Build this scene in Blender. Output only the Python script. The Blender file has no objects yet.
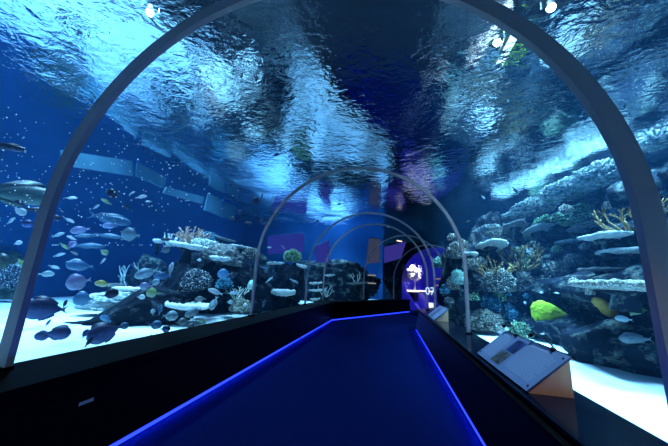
import bpy, math, random
from math import sin, cos, pi, radians, sqrt, hypot
from mathutils import Vector, Matrix, noise

scene = bpy.context.scene
COL = scene.collection
rnd = random.Random(7)

# ------------------------------------------------------------------ camera
F = 279.24
PITCH, YAW, ROLL = 0.2133, 0.2058, 0.0515
CAM = Vector((0.519, 0.0, 1.054))
FWD = Vector((-sin(YAW)*cos(PITCH), cos(YAW)*cos(PITCH), sin(PITCH)))
_r = Vector((cos(YAW), sin(YAW), 0))
_u = _r.cross(FWD)
RT = cos(ROLL)*_r + sin(ROLL)*_u
UP = -sin(ROLL)*_r + cos(ROLL)*_u
cd = bpy.data.cameras.new('camera')
cam = bpy.data.objects.new('camera', cd)
COL.objects.link(cam)
m = Matrix((RT, UP, -FWD)).transposed().to_4x4()
m.translation = CAM
cam.matrix_world = m
cd.sensor_fit = 'HORIZONTAL'; cd.sensor_width = 36.0
cd.lens = 36.0*F/668.0
cd.clip_start = 0.02; cd.clip_end = 200
scene.camera = cam

def ray(px, py): return FWD + RT*((px-334)/F) - UP*((py-223)/F)
def at(px, py, d): return CAM + ray(px, py)*d
def at_x(px, py, x):
    r = ray(px, py); return CAM + r*((x-CAM.x)/r.x)
def at_z(px, py, z):
    r = ray(px, py); return CAM + r*((z-CAM.z)/r.z)

# ------------------------------------------------------------------ materials
def new_mat(name):
    mt = bpy.data.materials.new(name); mt.use_nodes = True
    nt = mt.node_tree; nt.nodes.clear()
    out = nt.nodes.new('ShaderNodeOutputMaterial')
    return mt, nt, out

def rgb(c): return (c[0], c[1], c[2], 1.0)

def solid(name, c1, c2=None, scale=8.0, rough=0.7, bump=0.0, bscale=None, metallic=0.0, spec=0.3, detail=4.0):
    """two-tone noise coloured principled material with optional bump"""
    mt, nt, out = new_mat(name)
    b = nt.nodes.new('ShaderNodeBsdfPrincipled')
    nt.links.new(b.outputs[0], out.inputs['Surface'])
    b.inputs['Roughness'].default_value = rough
    b.inputs['Metallic'].default_value = metallic
    b.inputs['Specular IOR Level'].default_value = spec
    tc = nt.nodes.new('ShaderNodeTexCoord')
    if c2 is None:
        b.inputs['Base Color'].default_value = rgb(c1)
    else:
        n = nt.nodes.new('ShaderNodeTexNoise'); n.inputs['Scale'].default_value = scale; n.inputs['Detail'].default_value = detail
        nt.links.new(tc.outputs['Object'], n.inputs['Vector'])
        r = nt.nodes.new('ShaderNodeValToRGB')
        r.color_ramp.elements[0].position = 0.38; r.color_ramp.elements[0].color = rgb(c1)
        r.color_ramp.elements[1].position = 0.62; r.color_ramp.elements[1].color = rgb(c2)
        nt.links.new(n.outputs['Fac'], r.inputs['Fac'])
        nt.links.new(r.outputs['Color'], b.inputs['Base Color'])
    if bump:
        n2 = nt.nodes.new('ShaderNodeTexNoise'); n2.inputs['Scale'].default_value = bscale or scale*3
        n2.inputs['Detail'].default_value = 5
        nt.links.new(tc.outputs['Object'], n2.inputs['Vector'])
        bp = nt.nodes.new('ShaderNodeBump'); bp.inputs['Strength'].default_value = bump; bp.inputs['Distance'].default_value = 0.05
        nt.links.new(n2.outputs['Fac'], bp.inputs['Height'])
        nt.links.new(bp.outputs['Normal'], b.inputs['Normal'])
    return mt

def speckled(name, base, tip, scale=40.0, size=0.35, rough=0.8):
    """coral: pale polyp tips scattered over a darker body (voronoi cells)"""
    mt, nt, out = new_mat(name)
    b = nt.nodes.new('ShaderNodeBsdfPrincipled'); b.inputs['Roughness'].default_value = rough
    b.inputs['Specular IOR Level'].default_value = 0.1
    nt.links.new(b.outputs[0], out.inputs['Surface'])
    tc = nt.nodes.new('ShaderNodeTexCoord')
    v = nt.nodes.new('ShaderNodeTexVoronoi'); v.inputs['Scale'].default_value = scale
    nt.links.new(tc.outputs['Object'], v.inputs['Vector'])
    r = nt.nodes.new('ShaderNodeValToRGB')
    r.color_ramp.elements[0].position = size*0.6; r.color_ramp.elements[0].color = rgb(tip)
    r.color_ramp.elements[1].position = size*1.3; r.color_ramp.elements[1].color = rgb(base)
    nt.links.new(v.outputs['Distance'], r.inputs['Fac'])
    nt.links.new(r.outputs['Color'], b.inputs['Base Color'])
    return mt

def emit(name, c, s):
    mt, nt, out = new_mat(name)
    e = nt.nodes.new('ShaderNodeEmission'); e.inputs['Color'].default_value = rgb(c); e.inputs['Strength'].default_value = s
    nt.links.new(e.outputs[0], out.inputs['Surface'])
    return mt

M = {}
M['carpet'] = solid('carpet', (0.0008, 0.0026, 0.022), (0.0015, 0.0045, 0.034), 60, 0.95, 0.5, 300, spec=0.0)
M['black'] = solid('black_laminate', (0.0008, 0.0008, 0.0009), None, rough=0.5, spec=0.02)
M['ledge'] = solid('gloss_ledge', (0.0012, 0.002, 0.006), (0.002, 0.004, 0.010), 5, 0.12, spec=0.05)
M['ring'] = solid('grey_frame', (0.24, 0.20, 0.22), None, rough=0.45, spec=0.4)
M['led'] = emit('blue_led', (0.012, 0.03, 1.0), 3.5)
M['sand'] = solid('coral_sand', (0.72, 0.76, 0.76), (0.86, 0.88, 0.86), 1.6, 0.95, 0.25, 14, spec=0.05, detail=8)
M['tankwall'] = solid('tank_wall', (0.014, 0.085, 0.24), (0.022, 0.115, 0.31), 0.7, 0.9, 0.2, 3)
M['ceiling'] = solid('dark_ceiling', (0.02, 0.03, 0.05), None, rough=0.9)
M['rock'] = solid('reef_stone', (0.009, 0.016, 0.026), (0.036, 0.046, 0.055), 4.5, 0.95, 1.0, 12, spec=0.1)
M['rockdark'] = solid('reef_stone_dark', (0.005, 0.008, 0.015), (0.02, 0.025, 0.035), 6, 0.95, 1.0, 14, spec=0.1)
M['rockgreen'] = solid('reef_stone_green', (0.05, 0.08, 0.06), (0.15, 0.2, 0.13), 5, 0.95, 1.0, 12, spec=0.1)
M['plate'] = solid('table_coral', (0.62, 0.66, 0.62), (0.85, 0.88, 0.82), 14, 0.85, 0.6, 60, spec=0.1)
M['plategrey'] = solid('table_coral_grey', (0.13, 0.14, 0.14), (0.28, 0.28, 0.26), 14, 0.85, 0.7, 50, spec=0.1)
M['crust'] = speckled('crust_coral', (0.20, 0.30, 0.28), (0.95, 0.97, 0.9), 11, 0.5)
M['knob'] = speckled('knob_coral', (0.10, 0.11, 0.10), (0.62, 0.62, 0.5), 30, 0.42)
M['speck'] = speckled('speckled_coral', (0.05, 0.06, 0.08), (0.75, 0.75, 0.72), 24, 0.33)
M['boulder'] = speckled('boulder_coral', (0.13, 0.14, 0.11), (0.48, 0.47, 0.4), 34, 0.45)
M['green'] = speckled('green_coral', (0.42, 0.55, 0.03), (0.30, 0.40, 0.02), 22, 0.3)
M['greenish'] = speckled('green_bush_coral', (0.08, 0.17, 0.10), (0.45, 0.62, 0.36), 24, 0.4)
M['teal'] = speckled('blue_coral', (0.02, 0.10, 0.17), (0.14, 0.42, 0.5), 20, 0.4)
M['mint'] = speckled('mint_coral', (0.28, 0.5, 0.42), (0.6, 0.8, 0.68), 18, 0.4)
M['antler'] = solid('antler_coral', (0.22, 0.13, 0.035), (0.36, 0.26, 0.10), 18, 0.85)
M['rustbush'] = solid('rust_branch_coral', (0.30, 0.16, 0.13), (0.46, 0.32, 0.24), 18, 0.85)
M['whitebranch'] = solid('pale_branch_coral', (0.5, 0.6, 0.55), (0.75, 0.8, 0.7), 18, 0.85)
M['orange'] = solid('orange_sponge', (0.55, 0.27, 0.04), (0.7, 0.4, 0.08), 16, 0.8, 0.5)
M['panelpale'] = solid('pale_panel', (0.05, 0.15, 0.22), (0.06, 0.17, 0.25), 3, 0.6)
M['purplerefl'] = emit('purple_reflection', (0.09, 0.07, 0.55), 0.38)  # glow stands in for reflections of the exit hall
M['greyrefl'] = emit('grey_reflection', (0.12, 0.12, 0.22), 0.35)
M['warm'] = emit('warm_reflection', (1.0, 0.62, 0.45), 1.6)
M['lampface'] = emit('lamp_face', (0.8, 0.93, 1.0), 60.0)
M['tubeface'] = emit('tube_face', (0.6, 0.85, 1.0), 5.0)
M['lamphousing'] = solid('lamp_housing', (0.03, 0.03, 0.035), None, rough=0.5, metallic=0.6)
M['bubble'] = solid('plankton', (0.9, 0.95, 1.0), None, rough=0.5)

def encrusted(name, base, c1, c2, scale=5.0, amount=0.56):
    """dark stone overgrown with pale and teal patches of encrusting life"""
    mt, nt, out = new_mat(name)
    b = nt.nodes.new('ShaderNodeBsdfPrincipled'); b.inputs['Roughness'].default_value = 0.95; b.inputs['Specular IOR Level'].default_value = 0.08
    nt.links.new(b.outputs[0], out.inputs['Surface'])
    tc = nt.nodes.new('ShaderNodeTexCoord')
    n = nt.nodes.new('ShaderNodeTexNoise'); n.inputs['Scale'].default_value = scale; n.inputs['Detail'].default_value = 9; n.inputs['Roughness'].default_value = 0.72
    v = nt.nodes.new('ShaderNodeTexVoronoi'); v.inputs['Scale'].default_value = scale*3.2
    nt.links.new(tc.outputs['Object'], n.inputs['Vector']); nt.links.new(tc.outputs['Object'], v.inputs['Vector'])
    r = nt.nodes.new('ShaderNodeValToRGB')
    r.color_ramp.elements[0].position = amount-0.06; r.color_ramp.elements[0].color = (0, 0, 0, 1)
    r.color_ramp.elements[1].position = amount+0.05; r.color_ramp.elements[1].color = (1, 1, 1, 1)
    nt.links.new(n.outputs['Fac'], r.inputs['Fac'])
    m1 = nt.nodes.new('ShaderNodeMixRGB'); m1.inputs[1].default_value = rgb(c1); m1.inputs[2].default_value = rgb(c2)
    nt.links.new(v.outputs['Color'], m1.inputs[0])
    m2 = nt.nodes.new('ShaderNodeMixRGB'); m2.inputs[1].default_value = rgb(base)
    nt.links.new(r.outputs['Color'], m2.inputs[0]); nt.links.new(m1.outputs[0], m2.inputs[2])
    nt.links.new(m2.outputs[0], b.inputs['Base Color'])
    bp = nt.nodes.new('ShaderNodeBump'); bp.inputs['Strength'].default_value = 1.0; bp.inputs['Distance'].default_value = 0.06
    nt.links.new(n.outputs['Fac'], bp.inputs['Height']); nt.links.new(bp.outputs['Normal'], b.inputs['Normal'])
    return mt
M['rock'] = encrusted('reef_stone', (0.008, 0.014, 0.024), (0.06, 0.14, 0.14), (0.20, 0.19, 0.15), 4.0, 0.57)
M['rockdark'] = encrusted('reef_stone_dark', (0.005, 0.008, 0.014), (0.03, 0.07, 0.09), (0.10, 0.09, 0.10), 5.0, 0.60)

# fish
def fishmat(name, back, belly, rough=0.45):
    mt, nt, out = new_mat(name)
    b = nt.nodes.new('ShaderNodeBsdfPrincipled'); b.inputs['Roughness'].default_value = rough
    nt.links.new(b.outputs[0], out.inputs['Surface'])
    tc = nt.nodes.new('ShaderNodeTexCoord'); sx = nt.nodes.new('ShaderNodeSeparateXYZ')
    nt.links.new(tc.outputs['Object'], sx.inputs[0])
    n = nt.nodes.new('ShaderNodeTexNoise'); n.inputs['Scale'].default_value = 14
    nt.links.new(tc.outputs['Object'], n.inputs['Vector'])
    ma = nt.nodes.new('ShaderNodeMath'); ma.operation = 'MULTIPLY_ADD'; ma.inputs[1].default_value = 0.16; 
    nt.links.new(n.outputs['Fac'], ma.inputs[0]); nt.links.new(sx.outputs['Z'], ma.inputs[2])
    r = nt.nodes.new('ShaderNodeValToRGB')
    r.color_ramp.elements[0].position = 0.0; r.color_ramp.elements[0].color = rgb(belly)
    r.color_ramp.elements[1].position = 0.2; r.color_ramp.elements[1].color = rgb(back)
    nt.links.new(ma.outputs[0], r.inputs['Fac'])
    nt.links.new(r.outputs['Color'], b.inputs['Base Color'])
    return mt
FM = {
 'dim': fishmat('fish_dim', (0.015, 0.06, 0.12), (0.05, 0.13, 0.2)),
 'dark': fishmat('fish_dark', (0.008, 0.012, 0.03), (0.02, 0.03, 0.08)),
 'tang': fishmat('fish_purple_tang', (0.018, 0.028, 0.10), (0.07, 0.12, 0.32)),
 'pale': fishmat('fish_pale', (0.20, 0.33, 0.40), (0.5, 0.6, 0.62)),
 'white': fishmat('fish_white', (0.5, 0.58, 0.6), (0.75, 0.78, 0.78)),
 'lilac': fishmat('fish_lilac', (0.20, 0.18, 0.36), (0.34, 0.36, 0.55)),
 'green': fishmat('fish_green', (0.16, 0.26, 0.09), (0.32, 0.42, 0.26)),
 'yellow': fishmat('fish_yellow', (0.42, 0.38, 0.06), (0.55, 0.55, 0.32)),
 'grey': fishmat('fish_grey', (0.07, 0.10, 0.12), (0.16, 0.21, 0.23)),
 'blue': fishmat('fish_blue', (0.03, 0.12, 0.26), (0.10, 0.24, 0.38)),
 'grouper': fishmat('fish_grouper', (0.012, 0.026, 0.036), (0.035, 0.075, 0.06)),
}
M['eye'] = solid('fish_eye', (0.005, 0.005, 0.006), None, rough=0.15)

# ------------------------------------------------------------------ mesh helpers
def link(name, me, parent=None, mat=None):
    if mat is not None and not me.materials: me.materials.append(mat)
    o = bpy.data.objects.new(name, me); COL.objects.link(o)
    if parent is not None: o.parent = parent
    return o

def mesh(name, vs, fs, mat=None, parent=None, smooth=False):
    me = bpy.data.meshes.new(name)
    me.from_pydata([tuple(v) for v in vs], [], fs); me.update()
    if smooth:
        me.polygons.foreach_set('use_smooth', [True]*len(me.polygons))
    return link(name, me, parent, mat)

def tag(o, label=None, cat=None, group=None, kind=None):
    if label: o['label'] = label
    if cat: o['category'] = cat
    if group: o['group'] = group
    if kind: o['kind'] = kind
    return o

def empty(name, loc, rotz=0.0):
    o = bpy.data.objects.new(name, None); COL.objects.link(o)
    o.location = loc; o.rotation_euler = (0, 0, rotz); o.empty_display_size = 0.1
    return o

class MB:
    def __init__(s): s.v, s.f = [], []
    def add(s, vs, fs):
        n = len(s.v); s.v += [Vector(v) for v in vs]; s.f += [tuple(i+n for i in f) for f in fs]
    def box(s, lo, hi):
        x0, y0, z0 = lo; x1, y1, z1 = hi
        s.add([(x0,y0,z0),(x1,y0,z0),(x1,y1,z0),(x0,y1,z0),(x0,y0,z1),(x1,y0,z1),(x1,y1,z1),(x0,y1,z1)],
              [(0,3,2,1),(4,5,6,7),(0,1,5,4),(1,2,6,5),(2,3,7,6),(3,0,4,7)])
    def tube(s, pts, rad, n=8):
        pts = [Vector(p) for p in pts]
        if not isinstance(rad, (list, tuple)): rad = [rad]*len(pts)
        vs, fs = [], []
        ref = None
        for i, p in enumerate(pts):
            t = (pts[min(i+1, len(pts)-1)] - pts[max(i-1, 0)]).normalized()
            if ref is None:
                ref = Vector((0, 0, 1)) if abs(t.z) < 0.9 else Vector((1, 0, 0))
            a = (ref - t*ref.dot(t)).normalized(); b = t.cross(a); ref = a
            for k in range(n):
                an = 2*pi*k/n
                vs.append(p + (a*cos(an) + b*sin(an))*rad[i])
        for i in range(len(pts)-1):
            for k in range(n):
                k2 = (k+1) % n
                fs.append((i*n+k, i*n+k2, (i+1)*n+k2, (i+1)*n+k))
        fs.append(tuple(range(n-1, -1, -1))); e = (len(pts)-1)*n
        fs.append(tuple(range(e, e+n)))
        s.add(vs, fs)
    def prism(s, outline, th, axis=1):
        """2D outline (x,z) extruded to thickness th about y=0"""
        n = len(outline)
        vs = [(x, -th/2, z) for x, z in outline] + [(x, th/2, z) for x, z in outline]
        fs = [tuple(range(n)), tuple(range(2*n-1, n-1, -1))]
        for i in range(n):
            j = (i+1) % n; fs.append((j, i, i+n, j+n))
        s.add(vs, fs)
    def build(s, name, mat, parent=None, smooth=False):
        return mesh(name, s.v, s.f, mat, parent, smooth)

_ico = {}
def ico(sub):
    if sub in _ico: return _ico[sub]
    import bmesh
    bm = bmesh.new(); bmesh.ops.create_icosphere(bm, subdivisions=sub, radius=1.0)
    bm.verts.ensure_lookup_table()
    r = ([v.co.copy() for v in bm.verts], [tuple(v.index for v in f.verts) for f in bm.faces])
    bm.free(); _ico[sub] = r
    return r

def fbm(p, oct=4):
    return noise.fractal(p, 1.0, 2.0, oct)

def rock(name, loc, size, seed=0, rough=0.35, freq=1.4, mat='rock', label='', cat='rock', group=None, rotz=0.0, sub=5, ridge=0.0, shape=None):
    vs, fs = ico(sub)
    off = Vector((seed*7.13, seed*3.7, seed*1.9))
    out = []
    for v in vs:
        d = 1.0 + rough*fbm(v*freq+off) + rough*0.45*fbm(v*freq*3.1+off) + rough*0.2*fbm(v*freq*8+off)
        if ridge: d -= ridge*abs(noise.noise(v*freq*2.2+off))
        p = v*d
        if p.z < -0.8: p.z = -0.8 + (p.z+0.8)*0.1
        q = Vector((p.x*size[0]/2, p.y*size[1]/2, (p.z+0.8)*size[2]/1.8))
        if shape: q = shape(q)
        out.append(q)
    o = mesh(name, out, fs, M[mat], None, True)
    o.location = loc; o.rotation_euler = (0, 0, rotz)
    tag(o, label, cat, group)
    return o

def knobby(name, loc, size, seed=0, mat='knob', cells=6.0, depth=0.28, label='', cat='coral', group=None, rotz=0.0, sub=6, tilt=(0,0), rough=0.2):
    """bushy or boulder coral: a mound of rounded knobs"""
    vs, fs = ico(sub)
    off = Vector((seed*5.3, seed*2.1, seed*9.7))
    out = []
    for v in vs:
        dist, pts = noise.voronoi(v*cells*0.5+off)
        k = max(0.0, 1.0 - dist[0]*1.5)
        d = 1.0 - depth + depth*sqrt(k)*1.3 + rough*fbm(v*1.7+off)
        p = v*d
        if p.z < -0.4: p.z = -0.4 + (p.z+0.4)*0.2
        out.append(Vector((p.x*size[0]/2, p.y*size[1]/2, (p.z+0.4)*size[2]/1.4)))
    o = mesh(name, out, fs, M[mat], None, True)
    o.location = loc; o.rotation_euler = (tilt[0], tilt[1], rotz)
    tag(o, label, cat, group)
    return o

def table_coral(name, loc, rad, th=0.06, seed=0, mat='plate', label='', group=None, elong=1.0, rotz=0.0, tilt=(0,0), stalk=0.25, bump=0.02, dish=0.06):
    """flat plate coral on a short stalk; loc is the plate's centre"""
    off = Vector((seed*3.1, seed*8.3, seed*0.7))
    na, nr = 56, 9
    top, bot = [], []
    for j in range(nr+1):
        fr = j/nr
        for k in range(na):
            a = 2*pi*k/na
            R = rad*(1 + 0.22*fbm(Vector((cos(a)*1.3, sin(a)*1.3, 0))+off) + 0.07*noise.noise(Vector((cos(a)*6, sin(a)*6, 2))+off))
            x, y = R*fr*cos(a), R*fr*sin(a)*elong
            zt = dish*fr*fr + bump*noise.noise(Vector((x, y, 0))*16+off)*1.3 + 0.25*bump*noise.noise(Vector((x, y, 0))*60+off)
            top.append(Vector((x, y, zt + th*0.5*(1 if fr < 1 else 0.35))))
            bot.append(Vector((x*(1 if fr < 1 else 0.985), y*(1 if fr < 1 else 0.985), dish*fr*fr*0.8 - th*0.5*(1.6-0.9*fr))))
    vs = top+bot; n = len(top); fs = []
    for j in range(nr):
        for k in range(na):
            k2 = (k+1) % na
            a, b, c, d = j*na+k, j*na+k2, (j+1)*na+k2, (j+1)*na+k
            fs.append((a, d, c, b)); fs.append((n+a, n+b, n+c, n+d))
    for k in range(na):
        k2 = (k+1) % na
        fs.append((nr*na+k, n+nr*na+k, n+nr*na+k2, nr*na+k2))
    root = empty(name, loc, rotz)
    root.rotation_euler = (tilt[0], tilt[1], rotz)
    mesh('plate', vs, fs, M[mat], root, True)
    if stalk > 0:
        sb = MB(); sb.tube([(0, 0, -th*0.3), (0.01, 0, -stalk*0.35), (0, 0.01, -stalk)], [rad*0.5, rad*0.24, rad*0.3], 12)
        sb.build('stalk', M['rock'], root, True)
    tag(root, label, 'coral', group)
    return root

def branching(name, loc, size, seed=0, mat='antler', stems=9, depth=3, label='', group=None, spread=0.9, r0=0.02, rotz=0.0, lean=(0,0)):
    rr = random.Random(seed)
    mb = MB()
    def grow(p, d, ln, r, lvl):
        q = p + d*ln
        mid = p + d*ln*0.5 + Vector((rr.uniform(-1,1), rr.uniform(-1,1), rr.uniform(-1,1)))*ln*0.06
        mb.tube([p, mid, q], [r, r*0.88, r*0.72 if lvl else r*0.35], 6)
        if lvl:
            for _ in range(rr.choice((2, 2, 3))):
                nd = (d + Vector((rr.uniform(-1,1), rr.uniform(-1,1), rr.uniform(-0.4,0.8)))*0.75).normalized()
                grow(q, nd, ln*rr.uniform(0.55, 0.85), r*0.72, lvl-1)
    L = size[2]*0.42
    for i in range(stems):
        a = 2*pi*i/stems + rr.uniform(-0.3, 0.3)
        d = Vector((cos(a)*spread*rr.uniform(0.2, 1)+lean[0], sin(a)*spread*rr.uniform(0.2, 1)+lean[1], 1)).normalized()
        p = Vector((cos(a)*size[0]*0.28*rr.random(), sin(a)*size[1]*0.28*rr.random(), 0))
        grow(p, d, L*rr.uniform(0.7, 1.1), r0, depth-1)
    o = mb.build(name, M[mat], None, True)
    o.location = loc; o.rotation_euler = (0, 0, rotz)
    tag(o, label, 'coral', group)
    return o

# ------------------------------------------------------------------ tunnel path
BEND = Vector((0, 8.05)); ANG = radians(27)
DIR2 = Vector((sin(ANG), cos(ANG)))
S_END = 5.2
def path(y0=-4.5, s=S_END): return [Vector((0, y0)), BEND.copy(), BEND + DIR2*s]
def sweep_verts(prof, pts):
    """profile of (lateral, z) swept along a 2D path with a mitred corner; lateral is to the right"""
    out = []
    for i, p in enumerate(pts):
        d1 = (pts[i]-pts[i-1]).normalized() if i else (pts[1]-pts[0]).normalized()
        d2 = (pts[i+1]-pts[i]).normalized() if i < len(pts)-1 else d1
        n1, n2 = Vector((d1.y, -d1.x)), Vector((d2.y, -d2.x))
        n = (n1+n2).normalized(); n = n/ n.dot(n1)
        out.append([Vector((p.x+n.x*l, p.y+n.y*l, z)) for l, z in prof])
    return out
def sweep(name, prof, pts, mat, closed=True, caps=True, smooth=False, parent=None):
    rings = sweep_verts(prof, pts); n = len(prof)
    vs = [v for r in rings for v in r]; fs = []
    for i in range(len(pts)-1):
        for k in range(n if closed else n-1):
            k2 = (k+1) % n
            fs.append((i*n+k, (i+1)*n+k, (i+1)*n+k2, i*n+k2))
    if caps and closed:
        fs.append(tuple(range(n))); e = (len(pts)-1)*n
        fs.append(tuple(range(e+n-1, e-1, -1)))
    return mesh(name, vs, fs, mat, parent, smooth)

HC, ZB = 1.31, 0.525          # arch centre height, ledge height
def arch(R, zb=ZB, n=40):
    return [(-R, zb)] + [(-R*cos(pi*k/n), HC+R*sin(pi*k/n)) for k in range(n+1)] + [(R, zb)]
def arch_band(r0, r1, zb=ZB):
    return arch(r1, zb) + arch(r0, zb)[::-1]

# ------------------------------------------------------------------ the setting
P = path()
o = sweep('floor', [(-1.16, 0), (1.2, 0), (1.2, -0.1), (-1.16, -0.1)], path(s=S_END+5), M['carpet']); tag(o, kind='structure')
# low walls with glossy ledge on both sides of the walkway
o = sweep('wall_left', [(-1.56, -0.1), (-1.56, ZB), (-1.115, ZB), (-1.115, ZB-0.045), (-1.135, ZB-0.05), (-1.108, 0.056), (-1.108, 0.048), (-1.15, 0.05), (-1.152, 0.03), (-1.16, -0.1)], P, M['black'])
o.data.materials.append(M['ledge']); tag(o, kind='structure')
for p in o.data.polygons:
    if p.normal.z > 0.9 and p.center.z > 0.4: p.material_index = 1
o = sweep('wall_right', [(1.56, -0.1), (1.2, -0.1), (1.177, 0.03), (1.175, 0.05), (1.152, 0.048), (1.152, 0.056), (1.23, ZB-0.05), (1.21, ZB-0.045), (1.21, ZB), (1.56, ZB)], P, M['black'])
o.data.materials.append(M['ledge']); tag(o, kind='structure')
for p in o.data.polygons:
    if abs(p.normal.z) > 0.9 and p.center.z > 0.4: p.material_index = 1
for side, l0, l1 in (('left', -1.18, -1.12), ('right', 1.17, 1.23)):
    o = sweep('trim_%s' % side, [(l0, ZB-0.03), (l1, ZB-0.03), (l1, ZB-0.055), (l0, ZB-0.055)], P, M['black']); tag(o, kind='structure')

# acrylic tube
mt, nt, out = new_mat('acrylic')
t = nt.nodes.new('ShaderNodeBsdfTransparent'); t.inputs['Color'].default_value = (0.965, 0.975, 0.98, 1)
nt.links.new(t.outputs[0], out.inputs['Surface']); M['acrylic'] = mt
o = sweep('window_1', arch_band(1.50, 1.555), P, M['acrylic'], smooth=True); tag(o, kind='structure')

# arch ribs
def rib(pt, d, depth, r0, r1, label):
    prof = arch_band(r0, r1, ZB)
    n = Vector((d.y, -d.x)); vs = []
    for s in (-depth/2, depth/2):
        for l, z in prof: vs.append(Vector((pt.x + n.x*l + d.x*s, pt.y + n.y*l + d.y*s, z)))
    k = len(prof); fs = []
    h = k//2
    for i in range(k):
        j = (i+1) % k; fs.append((i, j, j+k, i+k))
    for i in range(h-1):
        fs.append((i, i+1, k-2-i, k-1-i)[::-1]); fs.append((k+i, k+i+1, k+k-2-i, k+k-1-i))
    root = empty('arch_rib', (pt.x, pt.y, ZB), 0)
    me = [v - Vector((pt.x, pt.y, ZB)) for v in vs]
    mesh('frame', me, fs, M['ring'], root)
    # mounting shoes that bolt the rib to the ledges
    for sgn in (-1, 1):
        mb = MB(); c = n*((r0+r1)/2*sgn)
        a = [Vector((c.x + n.x*u + d.x*w, c.y + n.y*u + d.y*w, z)) for z in (0, 0.018) for u, w in ((-0.04,-0.022),(0.04,-0.022),(0.04,0.022),(-0.04,0.022))]
        mb.add(a, [(0,3,2,1),(4,5,6,7),(0,1,5,4),(1,2,6,5),(2,3,7,6),(3,0,4,7)])
        mb.build('shoe', M['black'], root)
    tag(root, label, 'arch frame', 'arch ribs along the tunnel')
    return root
D1 = Vector((0, 1))
MIT = Vector((sin(ANG/2), cos(ANG/2)))
rib(Vector((0, 1.233)), D1, 0.034, 1.435, 1.512, 'huge grey arch rib nearest the viewer, spanning almost the whole view')
rib(Vector((0, 3.98)), D1, 0.03, 1.462, 1.505, 'second grey arch rib, standing just past the far info panel')
rib(Vector((0, 6.70)), D1, 0.03, 1.462, 1.505, 'third thin arch rib, the outer of two nested close together')
rib(Vector((0, 7.98)), MIT, 0.03, 1.462, 1.505, 'fourth thin arch rib where the tunnel bends, nested inside the third')
rib(BEND + DIR2*1.95, DIR2, 0.03, 1.462, 1.505, 'fifth thin arch rib, first one beyond the bend')
rib(BEND + DIR2*4.35, DIR2, 0.03, 1.462, 1.505, 'innermost smallest arch rib framing the blue exit')

# LED strips at the foot of the low walls
def led(name, l0, l1, pts, label):
    o = sweep(name, [(l0, 0.006), (l0, 0.034), (l1, 0.034), (l1, 0.006)], pts, M['led'])
    tag(o, label, 'led strip', 'blue led strips along the carpet'); return o
led('led_strip', -1.142, -1.134, path(-4.4, 0.0)[:1] + [Vector((0, 5.35))], 'glowing blue led strip at the foot of the near left low wall')
led('led_strip', -1.142, -1.134, [Vector((0, 5.42)), BEND.copy(), BEND+DIR2*S_END], 'glowing blue led strip that turns with the far left wall at the bend')
led('led_strip', 1.161, 1.169, [Vector((0, -4.4)), BEND.copy(), BEND+DIR2*S_END], 'glowing blue led strip at the foot of the right low wall')

def led_light(p0, p1, inward, energy):
    l = bpy.data.lights.new('led_glow', 'AREA'); l.shape = 'RECTANGLE'; l.size = (p1-p0).length; l.size_y = 0.02
    l.energy = energy; l.color = (0.04, 0.12, 1.0)
    o = bpy.data.objects.new('led_glow', l); COL.objects.link(o)
    X = (p1-p0).normalized(); dn = (Vector((0, 0, -1))*0.42 + inward*0.9).normalized()
    Z = -dn; Y = Z.cross(X)
    mt_ = Matrix((X, Y, Z)).transposed().to_4x4(); mt_.translation = (p0+p1)/2; o.matrix_world = mt_
N2 = Vector((DIR2.y, -DIR2.x, 0)); D2 = Vector((DIR2.x, DIR2.y, 0)); B3 = Vector((0, BEND.y, 0.04))
led_light(Vector((-1.126, -4.2, 0.04)), Vector((-1.126, 8.3, 0.04)), Vector((1, 0, 0)), 75)
led_light(B3 - N2*1.126 + D2*0.3, B3 - N2*1.126 + D2*S_END, N2, 24)
led_light(Vector((1.150, -4.2, 0.04)), Vector((1.150, 7.75, 0.04)), Vector((-1, 0, 0)), 60)

# tank shell
TX0, TX1, TY0, TY1, ZW, ZS = -10.6, 8.0, -5.0, 20.0, 4.0, 0.15
def wallbox(name, lo, hi, mat='tankwall'):
    mb = MB(); mb.box(lo, hi); o = mb.build(name, M[mat]); tag(o, kind='structure'); return o
wallbox('wall_tank_left', (TX0-0.3, TY0, -0.6), (TX0, TY1, 4.6))
wallbox('wall_tank_right', (TX1, TY0, -0.6), (TX1+0.3, TY1, 4.6), 'rockdark')
wallbox('wall_tank_back', (TX0-0.3, TY1, -0.6), (0.0, TY1+0.3, 4.6))
wallbox('wall_tank_corner', (0.0, TY1, -0.6), (TX1+0.3, TY1+0.3, 4.6), 'rockdark')
wallbox('wall_tank_front', (TX0-0.3, TY0-0.3, -0.6), (TX1+0.3, TY0, 4.6))
wallbox('ceiling', (TX0-3, TY0-3, 9.0), (TX1+3, TY1+3, 9.2), 'ceiling')

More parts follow.
